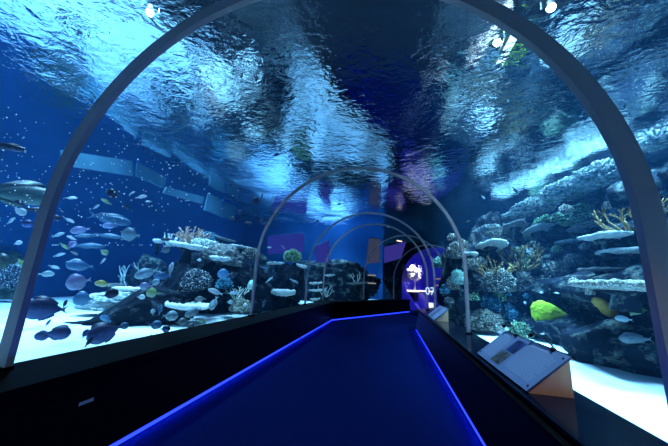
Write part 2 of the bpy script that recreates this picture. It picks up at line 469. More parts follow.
def lat(x, y):
    """distance from the tunnel axis"""
    d = []
    if y <= BEND.y: d.append(abs(x))
    v = Vector((x, y)) - BEND; s = v.dot(DIR2)
    if s >= 0: d.append(abs(v.x*DIR2.y - v.y*DIR2.x))
    d.append(v.length)
    return min(d)
def dune(x, y):
    mirror_bank = 0.36*max(0.0, y-15.3)*max(0.0, min(1.0, (-1.6-x)/1.2))  # far rise of sand, added so its mirror image brightens the water surface
    return ZS + mirror_bank + 0.035*fbm(Vector((x*0.5, y*0.5, 3.0)), 3) + 0.006*noise.noise(Vector((x*5, y*2.5, 0)))
def sand(name, x0, x1, step=0.14):
    nx, ny = int((x1-x0)/step), int((TY1-TY0)/step)
    vs, fs = [], []
    for j in range(ny+1):
        for i in range(nx+1):
            x, y = x0+(x1-x0)*i/nx, TY0+(TY1-TY0)*j/ny
            vs.append((x, y, dune(x, y)))
    for j in range(ny):
        for i in range(nx):
            a = j*(nx+1)+i; x, y, _ = vs[a]
            if lat(x+step/2, y+step/2) < 1.42: continue
            v = Vector((x, y))-BEND
            if v.dot(DIR2) > S_END+0.1 and -2.45 < v.x*DIR2.y - v.y*DIR2.x < 1.75: continue
            fs.append((a, a+1, a+nx+2, a+nx+1))
    o = mesh(name, vs, fs, M['sand'], None, True); tag(o, kind='structure'); return o
sand('ground_left', TX0, -1.45)
sand('ground_right', -1.45, TX1)

# water: surface seen from below, and the blue body of it
mt, nt, out = new_mat('water_surface')
tc = nt.nodes.new('ShaderNodeTexCoord')
mp = nt.nodes.new('ShaderNodeMapping'); mp.inputs['Scale'].default_value = (1.0, 1.35, 1.0); mp.inputs['Rotation'].default_value = (0, 0, 0.35)
nt.links.new(tc.outputs['Object'], mp.inputs['Vector'])
n1 = nt.nodes.new('ShaderNodeTexNoise'); n1.inputs['Scale'].default_value = 4.5; n1.inputs['Detail'].default_value = 3.0; n1.inputs['Distortion'].default_value = 0.8
n2 = nt.nodes.new('ShaderNodeTexNoise'); n2.inputs['Scale'].default_value = 14.0; n2.inputs['Detail'].default_value = 2.0; n2.inputs['Distortion'].default_value = 0.5
nt.links.new(mp.outputs[0], n1.inputs['Vector']); nt.links.new(mp.outputs[0], n2.inputs['Vector'])
ad = nt.nodes.new('ShaderNodeMath'); ad.operation = 'MULTIPLY_ADD'; ad.inputs[1].default_value = 0.22
nt.links.new(n2.outputs['Fac'], ad.inputs[0]); nt.links.new(n1.outputs['Fac'], ad.inputs[2])
bp = nt.nodes.new('ShaderNodeBump'); bp.inputs['Strength'].default_value = 0.105; bp.inputs['Distance'].default_value = 0.12
nt.links.new(ad.outputs[0], bp.inputs['Height'])
fr = nt.nodes.new('ShaderNodeFresnel'); fr.inputs['IOR'].default_value = 1.3
nt.links.new(bp.outputs['Normal'], fr.inputs['Normal'])
gl = nt.nodes.new('ShaderNodeBsdfGlossy'); gl.inputs['Roughness'].default_value = 0.03; gl.inputs['Color'].default_value = (0.97, 0.98, 1, 1)
nt.links.new(bp.outputs['Normal'], gl.inputs['Normal'])
t0_ = nt.nodes.new('ShaderNodeBsdfTransparent')
rf = nt.nodes.new('ShaderNodeBsdfRefraction'); rf.inputs['IOR'].default_value = 1.3; rf.inputs['Roughness'].default_value = 0.1
nt.links.new(bp.outputs['Normal'], rf.inputs['Normal'])
tr = nt.nodes.new('ShaderNodeMixShader'); tr.inputs[0].default_value = 0.35
nt.links.new(t0_.outputs[0], tr.inputs[1]); nt.links.new(rf.outputs[0], tr.inputs[2])
mx = nt.nodes.new('ShaderNodeMixShader')
nt.links.new(fr.outputs[0], mx.inputs[0]); nt.links.new(tr.outputs[0], mx.inputs[1]); nt.links.new(gl.outputs[0], mx.inputs[2])
nt.links.new(mx.outputs[0], out.inputs['Surface'])
M['wsurf'] = mt
def wave(x, y):
    return 0.030*noise.noise(Vector((x*0.9, y*0.7, 1))) + 0.014*noise.noise(Vector((x*2.3+y*0.6, y*1.7, 5)))
nx, ny = 190, 250
vs = []; fs = []
for j in range(ny+1):
    for i in range(nx+1):
        x, y = TX0+(TX1-TX0)*i/nx, TY0+(TY1-TY0)*j/ny
        vs.append((x, y, ZW+0.6*wave(x, y)))
for j in range(ny):
    for i in range(nx):
        a = j*(nx+1)+i; fs.append((a, a+1, a+nx+2, a+nx+1))
o = mesh('water_surface', vs, fs, M['wsurf'], None, True); tag(o, kind='structure')

mt, nt, out = new_mat('water_body')
va = nt.nodes.new('ShaderNodeVolumeAbsorption'); va.inputs['Color'].default_value = (0.28, 0.68, 0.97, 1); va.inputs['Density'].default_value = 0.13
vsn = nt.nodes.new('ShaderNodeVolumeScatter'); vsn.inputs['Color'].default_value = (0.10, 0.45, 1.0, 1); vsn.inputs['Density'].default_value = 0.008; vsn.inputs['Anisotropy'].default_value = 0.2
ash = nt.nodes.new('ShaderNodeAddShader')
nt.links.new(va.outputs[0], ash.inputs[0]); nt.links.new(vsn.outputs[0], ash.inputs[1]); nt.links.new(ash.outputs[0], out.inputs['Volume'])
M['water'] = mt
prof_t = arch(1.565, -0.3, 28)
n = len(prof_t)
def to_room(prof, hw, zt, zb):
    out = []
    cz = 1.3
    for l, z in prof:
        dx, dz = l, z-cz
        h_ = hw[0] if dx < 0 else hw[1]
        k = min(h_/abs(dx) if abs(dx) > 1e-6 else 1e9, (zt-cz)/dz if dz > 1e-6 else ((zb-cz)/dz if dz < -1e-6 else 1e9))
        out.append((dx*k, cz+dz*k))
    return out
prof_r = to_room(prof_t, (2.55, 1.85), 3.12, -0.3)
rings = sweep_verts(prof_t, path(-4.6, S_END)) 
E2 = [BEND+DIR2*S_END, BEND+DIR2*(S_END+5.2)]
rings += sweep_verts(prof_r, E2)
mb = MB(); mb.box((TX0, TY0, -0.5), (TX1, TY1, ZW-0.05))
cv = [v for r in rings for v in r]; cf = []
for i in range(len(rings)-1):
    for k in range(n):
        k2 = (k+1) % n; cf.append((i*n+k, i*n+k2, (i+1)*n+k2, (i+1)*n+k))
cf.append(tuple(range(n-1, -1, -1))); e = (len(rings)-1)*n; cf.append(tuple(range(e, e+n)))
import bmesh
bm = bmesh.new()
bvs = [bm.verts.new(v) for v in cv]
for f in cf: bm.faces.new([bvs[i] for i in f])
bmesh.ops.recalc_face_normals(bm, faces=bm.faces)
for f in bm.faces: f.normal_flip()
tmp = bpy.data.meshes.new('tmp'); bm.to_mesh(tmp); bm.free()
mb.add([v.co.copy() for v in tmp.vertices], [tuple(p.vertices) for p in tmp.polygons])
bpy.data.meshes.remove(tmp)
o = mb.build('water', M['water']); tag(o, kind='structure')

# ------------------------------------------------------------------ exit hall beyond the bend
M['hall'] = solid('hall_wall', (0.10, 0.10, 0.45), (0.12, 0.12, 0.5), 2, 0.8)
prof_e = to_room(arch(1.5, -0.02, 28), (2.4, 1.72), 3.0, -0.02)
a_ = sweep_verts(arch(1.5, -0.02, 28), [BEND+DIR2*S_END, BEND+DIR2*(S_END+1)])[0]
b_ = sweep_verts(prof_e, [BEND+DIR2*S_END, BEND+DIR2*(S_END+5.0)])
vs = a_ + b_[0] + b_[1]; k_ = len(a_); fs = []
for i in range(2):
    for k in range(k_-1): fs.append((i*k_+k, i*k_+k+1, (i+1)*k_+k+1, (i+1)*k_+k))
fs.append(tuple(range(2*k_, 3*k_)))
o = mesh('wall_exit', vs, fs, M['hall']); tag(o, kind='structure')
o.data.materials.append(M['ceiling'])
for i, p in enumerate(o.data.polygons):
    if i < k_-1: p.material_index = 1
prof_s = to_room(arch(1.5, -0.02, 28), (2.48, 1.8), 3.07, -0.02)
c_ = sweep_verts(prof_s, [BEND+DIR2*(S_END-0.01), BEND+DIR2*(S_END+5.05)])
a2_ = [v - Vector((DIR2.x, DIR2.y, 0))*0.01 for v in sweep_verts(arch(1.5, -0.02, 28), [BEND+DIR2*S_END, BEND+DIR2*(S_END+1)])[0]]
vs = a2_ + c_[0] + c_[1]; fs = []
for i in range(2):
    for k in range(k_-1): fs.append((i*k_+k, i*k_+k+1, (i+1)*k_+k+1, (i+1)*k_+k))
fs.append(tuple(range(2*k_, 3*k_)))
o = mesh('wall_exit_outer', vs, fs, M['rockdark']); tag(o, kind='structure')
def ex(l, s, z): 
    p = BEND + DIR2*s + Vector((DIR2.y, -DIR2.x))*l
    return Vector((p.x, p.y, z))
def ex_rot(): return -ANG
# display counter carrying a white tree
t = empty('display_counter', at(411, 300, 14.6)); t.location.z = 0.0; t.rotation_euler = (0, 0, -ANG)
M['counter'] = solid('counter_black', (0.02, 0.02, 0.03), None, rough=0.5)
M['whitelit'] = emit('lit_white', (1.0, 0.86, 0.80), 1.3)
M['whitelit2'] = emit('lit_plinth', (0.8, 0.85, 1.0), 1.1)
mb = MB(); mb.box((-0.6, -0.3, 0.22), (0.28, 0.3, 0.84)); mb.build('body', M['counter'], t)
mb = MB(); mb.box((-0.64, -0.33, 0.84), (0.30, 0.33, 0.93)); mb.build('counter_top', M['whitelit'], t)
mb = MB(); mb.box((-0.56, -0.28, 0.0), (0.26, 0.28, 0.22)); mb.build('plinth', M['whitelit2'], t)
tag(t, 'dark display counter with a lit top, in the blue exit hall', 'counter')
t2 = empty('display_table', at(425, 302, 15.6)); t2.location.z = 0; t2.rotation_euler = (0, 0, -ANG)
mb = MB(); mb.box((-0.42, -0.25, 0.86), (0.42, 0.25, 0.93)); mb.build('table_top', M['whitelit'], t2)
mb = MB(); mb.box((-0.36, -0.2, 0.0), (0.40, 0.2, 0.28)); mb.build('plinth', M['whitelit2'], t2)
mb = MB(); mb.box((-0.30, -0.12, 0.28), (-0.16, 0.12, 0.86)); mb.build('leg', M['panelpale'], t2)
tag(t2, 'pale topped display table on a bright white plinth behind the dark counter', 'table')
# white tree
tp = at(415, 289, 14.6); tp.z = 0.93
t = empty('white_tree', tp)
M['treewhite'] = solid('white_tree', (0.9, 0.9, 0.86), None, rough=0.7)
mb = MB(); mb.tube([(0,0,0),(0.01,0,0.25),(0,0,0.55)], [0.035, 0.025, 0.03], 8)
for k in range(6):
    a = k*pi/3; mb.tube([(0,0,0.4),(cos(a)*0.15,sin(a)*0.15,0.62),(cos(a)*0.3,sin(a)*0.3,0.8)], [0.02,0.015,0.008], 6)
mb.build('trunk', M['treewhite'], t, True)
mb = MB(); rr = random.Random(3); iv, iff = ico(1)
for k in range(150):
    d = Vector((rr.gauss(0,1), rr.gauss(0,1), rr.gauss(0,0.8))).normalized()*(rr.random()**0.4)
    c = Vector((d.x*0.42, d.y*0.42, 0.92+d.z*0.46)); r = rr.uniform(0.04, 0.09)
    mb.add([v*r+c for v in iv], iff)
cr = mb.build('crown', M['treewhite'], t)
tag(t, 'small white tree with round crown standing on the dark counter', 'tree')
def light(name, kind, loc, energy, color, size=0.5, target=None, size_y=None, spot=None, blend=0.5):
    l = bpy.data.lights.new(name, kind); l.energy = energy; l.color = color
    if kind == 'AREA':
        l.size = size
        if size_y: l.shape = 'RECTANGLE'; l.size_y = size_y
    elif kind == 'SPOT':
        l.shadow_soft_size = size; l.spot_size = spot or radians(60); l.spot_blend = blend
    else: l.shadow_soft_size = size
    o = bpy.data.objects.new(name, l); COL.objects.link(o); o.location = loc
    if target is not None:
        o.rotation_euler = (Vector(target)-Vector(loc)).to_track_quat('-Z', 'Y').to_euler()
    return o
light('tree_spot', 'SPOT', tp+Vector((-0.2, -0.45, 1.85)), 900, (1, 0.97, 0.9), 0.1, tp+Vector((0, 0, 0.75)), spot=radians(42))
light('hall_light', 'AREA', ex(1.62, S_END+2.2, 2.0), 110, (0.08, 0.05, 1.0), 1.2, ex(-1, S_END+4.5, 1.2))

# ------------------------------------------------------------------ info panels
M['wedge'] = solid('tan_wedge', (0.85, 0.50, 0.28), (0.88, 0.54, 0.31), 3, 0.55)
M['board'] = solid('info_board', (0.07, 0.09, 0.165), (0.085, 0.11, 0.19), 1.2, 0.35)
M['textink'] = solid('text_lines', (0.18, 0.21, 0.30), None, rough=0.5)
M['photoA'] = solid('panel_photo_water', (0.002, 0.004, 0.016), (0.012, 0.03, 0.11), 14, 0.35)
M['photoB'] = solid('panel_photo_reef', (0.002, 0.003, 0.006), (0.07, 0.065, 0.06), 22, 0.35)
M['gun'] = solid('black_metal', (0.012, 0.012, 0.014), None, rough=0.4, metallic=0.5)
def info_panel(y0, y1, label, lamps, detail=True, xf=1.262, xb=1.475, h=0.19, rot=0.0):
    L = y1-y0
    root = empty('info_panel', ((xf+xb)/2, (y0+y1)/2, ZB), rot)
    w = (xb-xf)/2
    mb = MB()
    mb.add([(-w,-L/2,0),(w,-L/2,0),(w,-L/2,h),(-w,-L/2,0.012),(-w,L/2,0),(w,L/2,0),(w,L/2,h),(-w,L/2,0.012)],
           [(0,1,2,3),(7,6,5,4),(0,4,5,1),(1,5,6,2),(3,2,6,7),(0,3,7,4)])
    mb.build('body', M['wedge'], root)
    # slanted board: local frame u along y, v up the slope
    a = Vector((-w, -L/2, 0.012)); vv = Vector((2*w, 0, h-0.012)); sl = vv.length; vv.normalize()
    nn = Vector((-vv.z, 0, vv.x))
    def S(u, v, k=0.0): return a + Vector((0, u, 0)) + vv*v + nn*k
    def slab(mb, u0, u1, v0, v1, k0, k1):
        p = [S(u0,v0,k0),S(u1,v0,k0),S(u1,v1,k0),S(u0,v1,k0),S(u0,v0,k1),S(u1,v0,k1),S(u1,v1,k1),S(u0,v1,k1)]
        mb.add(p, [(0,1,2,3),(7,6,5,4),(4,5,1,0),(5,6,2,1),(6,7,3,2),(7,4,0,3)])
    mb = MB(); slab(mb, -0.012, L+0.012, -0.012, sl+0.014, 0.001, 0.012); bd = mb.build('board', M['board'], root)
    mb = MB(); slab(mb, -0.016, L+0.016, sl+0.014, sl+0.02, -0.004, 0.014); mb.build('edge_strip', M['gun'], root)
    if detail:
        # reader stands at -x: text runs from far (left when read) ... near
        mb = MB(); slab(mb, L*0.50, L*0.66, sl*0.50, sl*0.93, 0.0122, 0.014); mb.build('photo', M['photoA'], bd)
        mb = MB(); slab(mb, L*0.52, L*0.70, sl*0.05, sl*0.47, 0.0122, 0.014); mb.build('photo', M['photoB'], bd)
        for (u0, u1) in ((0.05, 0.46), (0.73, 0.95)):
            mb = MB()
            for i in range(15):
                v = sl*(0.86-0.052*i); u_s = u0 if i % 5 else u0+0.04
                slab(mb, L*u_s, L*u1, v, v+sl*0.018, 0.0122, 0.0132)
            mb.build('text_block', M['textink'], bd)
            mb = MB(); slab(mb, L*(u0+0.1), L*u1, sl*0.91, sl*0.95, 0.0122, 0.0132); mb.build('heading', M['textink'], bd)
        for u in (0.02, 0.98):
            for v in (0.06, 0.94):
                mb = MB(); c = S(L*u, sl*v, 0.012); mb.tube([c, c+nn*0.004], 0.007, 10); mb.build('bolt', M['gun'], bd)
    for u, reach in lamps:
        b0 = S(L*u, sl+0.01, 0.008)
        mb = MB(); mb.tube([b0-nn*0.01, b0+nn*0.02], 0.016, 10)
        base = mb.build('lamp_clip', M['gun'], root, True)
        mb = MB()
        d = Vector((0, reach, 0))
        pts = [b0+Vector((0,0,0.012)), b0+Vector((0,0,0.035))+d*0.12, b0+Vector((0.004,0,0.062))+d*0.4, b0+Vector((0.004,0,0.068))+d*0.75, b0+Vector((0,0,0.055))+d]
        mb.tube(pts, 0.0045, 8); mb.build('gooseneck', M['gun'], base, True)
        e = pts[-1]
        mb = MB(); mb.tube([e+Vector((0.004,0,0.008)), e, e+Vector((-0.012, reach*0.08, -0.012))], [0.007, 0.012, 0.014], 10); mb.build('lamp_head', M['gun'], base, True)
    tag(root, label, 'information panel', 'slanted info panels on the right ledge')
    return root
info_panel(1.86, 2.74, 'slanted information panel with text, photos and two gooseneck lamps, nearest on the right ledge', [(0.17, 0.25), (0.75, 0.22)])
info_panel(5.20, 6.05, 'smaller-looking pale information panel farther along the right ledge, past the second rib', [], True)

# small things on the tunnel
p = at_x(85, 401.5, -1.137)
mb = MB(); mb.box((-0.004, -0.04, -0.009), (0.004, 0.04, 0.009))
o = mb.build('label_plate', solid('pale_label', (0.16, 0.16, 0.17), None, rough=0.4)); o.location = (-1.130, p.y, p.z)
tag(o, 'tiny pale grey label plate on the black low wall at lower left', 'label')
fc = bpy.data.curves.new('number_sign', 'FONT'); fc.body = '07'; fc.size = 0.26; fc.align_x = 'CENTER'; fc.align_y = 'CENTER'; fc.extrude = 0.003
fo = bpy.data.objects.new('tmp_text', fc); COL.objects.link(fo)
bpy.context.view_layer.update()
tm = bpy.data.meshes.new_from_object(fo.evaluated_get(bpy.context.evaluated_depsgraph_get()))
bpy.data.objects.remove(fo); bpy.data.curves.remove(fc)
tm.materials.clear(); tm.materials.append(emit('sign_white', (0.55, 0.75, 0.85), 1.1))
fo = link('number_sign', tm)
q = at_x(430, 291.5, 1.47); fo.location = q; fo.rotation_euler = (pi/2, 0, -pi/2 + 0.9)
tag(fo, 'small white 07 number sign on the acrylic beside the blue exit', 'sign')
def bar(pxs, d, mat, label):  # glowing bars added in place of exit reflections in the acrylic
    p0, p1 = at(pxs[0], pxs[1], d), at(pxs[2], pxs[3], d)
    t = empty('exit_reflection_bar', (p0+p1)/2)
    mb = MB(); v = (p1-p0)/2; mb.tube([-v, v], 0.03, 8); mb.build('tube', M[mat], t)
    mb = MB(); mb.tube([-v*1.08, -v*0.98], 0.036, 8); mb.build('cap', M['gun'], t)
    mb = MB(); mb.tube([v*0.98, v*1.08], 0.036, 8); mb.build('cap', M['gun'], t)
    tag(t, label, 'light', 'short bars standing in for reflections near the exit')
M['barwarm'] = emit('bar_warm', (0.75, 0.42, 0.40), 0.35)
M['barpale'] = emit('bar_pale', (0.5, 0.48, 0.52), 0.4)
bar((435, 279, 443, 278.6), 13.0, 'barwarm', 'upper of two dim pinkish bars standing in for reflections right of the exit')
bar((435, 285.5, 443, 285), 13.0, 'barwarm', 'lower of two dim pinkish bars standing in for reflections right of the exit')
bar((367.5, 275, 376, 275.5), 11.8, 'barpale', 'upper of two pale bars standing in for reflections left of the exit, behind the fifth rib')
bar((367.5, 283, 376, 283.5), 11.8, 'barpale', 'lower of two pale bars standing in for reflections left of the exit, behind the fifth rib')

# purple glowing panels added in place of exit reflections, high and far in the tank
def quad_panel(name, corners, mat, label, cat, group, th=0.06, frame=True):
    """a solid panel through four world corners (tl,tr,br,bl)"""
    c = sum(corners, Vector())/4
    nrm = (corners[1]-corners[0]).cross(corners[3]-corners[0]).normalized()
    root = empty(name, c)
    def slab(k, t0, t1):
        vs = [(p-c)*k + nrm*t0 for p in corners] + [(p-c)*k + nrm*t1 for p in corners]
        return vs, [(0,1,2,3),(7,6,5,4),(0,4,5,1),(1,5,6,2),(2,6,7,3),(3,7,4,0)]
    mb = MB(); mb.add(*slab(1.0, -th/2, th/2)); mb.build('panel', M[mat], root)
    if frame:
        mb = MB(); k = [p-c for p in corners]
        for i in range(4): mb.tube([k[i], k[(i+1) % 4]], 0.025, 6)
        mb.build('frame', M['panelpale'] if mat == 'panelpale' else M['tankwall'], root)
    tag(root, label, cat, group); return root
def quad(px, d):
    return [at(x, y, d) for x, y in px]
quad_panel('exit_reflection_panel', quad([(268,236),(304,233),(304,252),(268,254)], 14), 'purplerefl', 'purple glowing panel standing in for a reflection behind the second rib', 'window', 'glowing panels standing in for reflections at the far end')
quad_panel('exit_reflection_panel', quad([(316,246),(329,240),(329,262),(316,262)], 14), 'purplerefl', 'narrow purple panel standing in for a reflection between the third and fourth ribs', 'window', 'glowing panels standing in for reflections at the far end')
quad_panel('exit_reflection_panel', quad([(369,238),(380,239),(380,262),(366,264)], 13), 'greyrefl', 'dim grey panel standing in for a reflection under the bend, inside the fifth rib', 'window', 'glowing panels standing in for reflections at the far end')
quad_panel('exit_reflection_panel', quad([(384,247),(406,242),(401,258),(384,263)], 13), 'purplerefl', 'slanted violet panel standing in for a reflection inside the fifth rib beside the exit', 'window', 'glowing panels standing in for reflections at the far end')
bar((396.5, 240.5, 402, 241.5), 12.9, 'warm', 'short bright warm bar standing in for a reflection above the violet panel')

# pale panels added on the left in place of reflections in the water surface
pp = [([(60,150),(132,161),(132,176),(60,165)], 'long pale blue panel standing in for a surface reflection behind the nearest arch rib'),
      ([(137,162),(166,178),(163,188),(136,176)], 'short pale panel, second from the nearest rib in the row standing in for reflections'),
      ([(166,187),(204,197),(202,204),(163,193)], 'thin low pale panel in the middle of the row standing in for reflections'),
      ([(208,193),(222,200),(220,216),(204,210)], 'squarish pale panel standing in for a reflection, tallest of the row'),
      ([(224,202),(236,207),(233,220),(221,217)], 'last small square pale panel of the row standing in for reflections')]
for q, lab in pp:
    quad_panel('surface_reflection_panel', [at_x(x, y, -5.6) for x, y in q], 'panelpale', lab, 'panel', 'pale panels standing in for surface reflections', 0.04, False)

# ------------------------------------------------------------------ reef, left tank
def gz(p): return dune(p.x, p.y)
def base(px, py, z=ZS): return at_z(px, py, z)

p = base(120, 325); p.z = 0.10
def wedge_shape(q):
    k = (q.x+0.75)/1.5
    return Vector((q.x, q.y, q.z*max(0.12, min(1.0, 0.10+1.6*k))))
rock('reef_rock', p+Vector((-0.02, 0.3, 0)), (2.0, 0.8, 0.74), 3, 0.16, 1.3, 'rockdark', 'low dark wedge-shaped rock lying on the white sand', rotz=0.62, shape=wedge_shape)
p = at(118, 303, 5.9); p.z = 0.3
knobby('rubble_mound', p, (1.5, 0.7, 0.36), 4, 'plate', 16, 0.22, 'pale rubble mound along the top of the low dark rock', 'coral', rotz=0.5)
table_coral('table_coral', at(134, 291, 6.3), 0.36, 0.07, 5, 'plate', 'pale flat table coral above the low dark rock', stalk=0.3, rotz=0.4)
# far left group
p = at(-2, 280, 8.2); p.z = 0.1
rock('reef_rock', p, (1.3, 1.3, 1.45), 11, 0.3, 1.5, 'rockgreen', 'dark green rock at the far left edge under the big grouper')
knobby('knob_coral', at(6, 287, 7.2), (0.75, 0.6, 0.6), 12, 'speck', 13, 0.3, 'white-dotted coral head on the far left green rock', rotz=0.3)
p = at(148, 275, 9.0); p.z = 0.1
rock('reef_rock', p, (1.2, 1.0, 1.5), 13, 0.25, 1.4, 'rock', 'dim blue dome rock behind the two leaf-shaped fish')
p = at(128, 290, 8.6); p.z = 0.5
branching('branching_coral', p, (0.7, 0.5, 0.95), 5, 'whitebranch', 6, 3, 'thin pale branching coral left of the dim dome rock', spread=0.8, r0=0.022)
table_coral('table_coral', at(112, 286, 7.8), 0.3, 0.05, 8, 'plategrey', 'small grey plate coral beside the thin branching coral', stalk=0.3)
# central tower
p = at(206, 300, 7.4); p.z = 0.05
rock('reef_rock', p+Vector((0, 0.2, 0)), (2.0, 1.7, 1.85), 21, 0.22, 1.5, 'rockdark', 'tall dark reef tower with white plate corals on top', ridge=0.1, rotz=0.3)
p = at(243, 300, 8.2); p.z = 0.05
rock('reef_rock', p, (1.7, 1.5, 1.35), 22, 0.28, 1.6, 'rockdark', 'dark lumpy rock between the reef tower and the second rib')
p = at(174, 300, 7.6); p.z = 0.05
rock('reef_rock', p, (0.9, 0.9, 1.25), 23, 0.25, 1.6, 'rockdark', 'narrow dark rock shoulder left of the reef tower')
table_coral('table_coral', at(188, 247.5, 6.35), 0.42, 0.075, 24, 'plate', 'long white table coral at the very top of the reef tower', stalk=0.35, tilt=(0.0, 0.12), elong=0.8)
table_coral('table_coral', at(158, 242.5, 6.6), 0.12, 0.05, 25, 'plate', 'short white plate tip left of the long white table coral', stalk=0.3)
table_coral('table_coral', at(219, 260, 6.3), 0.22, 0.06, 26, 'plate', 'small white plate under the grey overhang of the tower', stalk=0.2, tilt=(0, 0.05))
p = at(222, 257, 6.9)
knobby('encrusting_coral', p+Vector((0, 0, -0.12)), (1.0, 0.7, 0.42), 27, 'plategrey', 18, 0.1, 'rounded grey encrusting overhang on the tower, right of the white table coral', rotz=0.35, tilt=(0, 0.18))
knobby('encrusting_coral', at(206, 248, 7.0), (0.8, 0.6, 0.22), 28, 'crust', 16, 0.2, 'pale crusty coral bridging the tower top plates', rotz=0.3, tilt=(0, 0.15))
p = at(191, 244, 7.0)
branching('branching_coral', p, (0.75, 0.6, 0.5), 29, 'rustbush', 15, 3, 'rusty red branching coral bush crowning the reef tower', spread=1.2, r0=0.024)
branching('branching_coral', at(170, 246, 7.4), (0.45, 0.4, 0.35), 30, 'whitebranch', 9, 3, 'small pale branching coral left of the rusty bush', spread=1.2, r0=0.02)
knobby('knob_coral', at(197, 289, 5.9), (0.62, 0.55, 0.42), 31, 'speck', 15, 0.28, 'grey white-dotted coral head halfway up the reef tower', rotz=0.4, tilt=(0, -0.25))
table_coral('table_coral', at(184, 307, 5.4), 0.50, 0.085, 32, 'plate', 'wide pale table coral at the foot of the reef tower', stalk=0.22, bump=0.035, tilt=(0, 0.05), elong=0.7)
knobby('knob_coral', at(224, 288, 6.1), (0.36, 0.34, 0.24), 33, 'teal', 11, 0.3, 'bright cyan blue coral on the right side of the tower')
knobby('boulder_coral', at(251.5, 289, 6.6), (0.2, 0.2, 0.2), 34, 'mint', 6, 0.1, 'small round mint green coral ball beside the second rib', sub=4)
knobby('boulder_coral', at(176, 296, 5.9), (0.35, 0.3, 0.3), 35, 'rock', 9, 0.25, 'dull dark coral lump between speckled head and wide table coral', sub=5)
branching('branching_coral', at(236, 300, 6.4), (0.3, 0.3, 0.4), 36, 'whitebranch', 6, 3, 'pale twiggy coral right of the cyan coral', spread=0.9, r0=0.014)
knobby('knob_coral', at(240, 311, 6.2), (0.5, 0.4, 0.3), 37, 'boulder', 10, 0.25, 'tan coral lump at the sand by the second rib')
# far reef ridge behind the tower
p = at(228, 268, 10.5); p.z = 0.05
rock('reef_ridge', p, (3.4, 1.2, 2.1), 41, 0.22, 1.7, 'rock', 'long dim reef ridge behind the tower', rotz=0.5)
table_coral('table_coral', at(241, 248.5, 8.6), 0.34, 0.06, 42, 'plate', 'oval white plate coral on the dim ridge behind the tower', stalk=0.3, tilt=(0, 0.1), elong=0.8)
table_coral('table_coral', at(222, 239.5, 9.6), 0.40, 0.04, 43, 'plategrey', 'thin grey plate coral on the ridge, above the white oval plate', stalk=0.3, tilt=(0, 0.2))
knobby('knob_coral', at(208, 243, 9.4), (0.7, 0.5, 0.4), 44, 'teal', 12, 0.3, 'dim teal coral on the ridge right of the rusty bush', tilt=(0, 0.15))
knobby('knob_coral', at(250, 259, 8.4), (0.6, 0.5, 0.35), 45, 'knob', 14, 0.3, 'mottled coral hanging on the ridge just left of the second rib', tilt=(0, 0.15))
# beyond the second rib
p = at(286, 300, 11.2); p.z = 0.05
rock('reef_rock', p, (1.35, 1.3, 1.75), 51, 0.22, 1.6, 'rockdark', 'dark reef column beyond the second rib, topped by green coral', ridge=0.1)
p = at(270, 300, 11.5); p.z = 0.05
rock('reef_rock', p, (1.6, 1.2, 1.2), 52, 0.25, 1.6, 'rock', 'blue rock hump between second rib and dark reef column')
knobby('knob_coral', at(292, 261, 9.8), (0.7, 0.5, 0.4), 53, 'greenish', 12, 0.32, 'green bushy coral on top of the dark reef column')
table_coral('table_coral', at(302, 267, 9.6), 0.22, 0.06, 54, 'plate', 'pale tongue-like plate right of the green bushy coral', stalk=0.25, tilt=(0, 0.2))
table_coral('table_coral', at(276, 264.5, 9.6), 0.28, 0.04, 55, 'plate', 'curved pale plate left of the green bushy coral', stalk=0.25, tilt=(0, -0.1))
p = at(283, 293.5, 8.6)
table_coral('table_coral', p, 0.40, 0.13, 56, 'plate', 'thick pale lilac table coral low behind the second rib', stalk=0.35, bump=0.04)
p = at(283, 306, 8.8); p.z = 0.05
rock('reef_rock', p, (1.0, 0.7, 0.5), 57, 0.25, 1.6, 'rockdark', 'dark footing rock under the lilac table coral')
p = at(330, 275, 14.5); p.z = 0.05
rock('reef_ridge', p, (5.0, 1.4, 2.2), 58, 0.2, 1.8, 'rock', 'long dim reef ridge seen between the third and fourth ribs', rotz=0.25)
for i, (x, y, r, lab) in enumerate([(316, 284, 0.24, 'upper pale blue plate coral between the third and fourth ribs'),
                                    (317, 291, 0.26, 'middle pale blue plate coral between the third and fourth ribs'),
                                    (315, 300, 0.18, 'lowest white plate coral between the third and fourth ribs'),
                                    (330, 276, 0.22, 'pale plate coral just right of the fourth rib'),
                                    (357, 284, 0.5, 'wide faint plate coral under the bend, left of the fifth rib')]):
    table_coral('table_coral', at(x, y, 10.8 if i < 3 else 12.5), r, 0.05, 60+i, 'plate' if i != 4 else 'plategrey', lab, stalk=0.25, tilt=(0, -0.1))
branching('branching_coral', at(356, 283, 12.4), (0.5, 0.5, 0.5), 66, 'whitebranch', 5, 3, 'faint pale branching coral standing on the wide faint plate', r0=0.02)
branching('branching_coral', at(326, 297, 11.2), (0.4, 0.4, 0.6), 67, 'whitebranch', 6, 3, 'thin arching pale coral right of the lower blue plates', r0=0.016, spread=1.2)

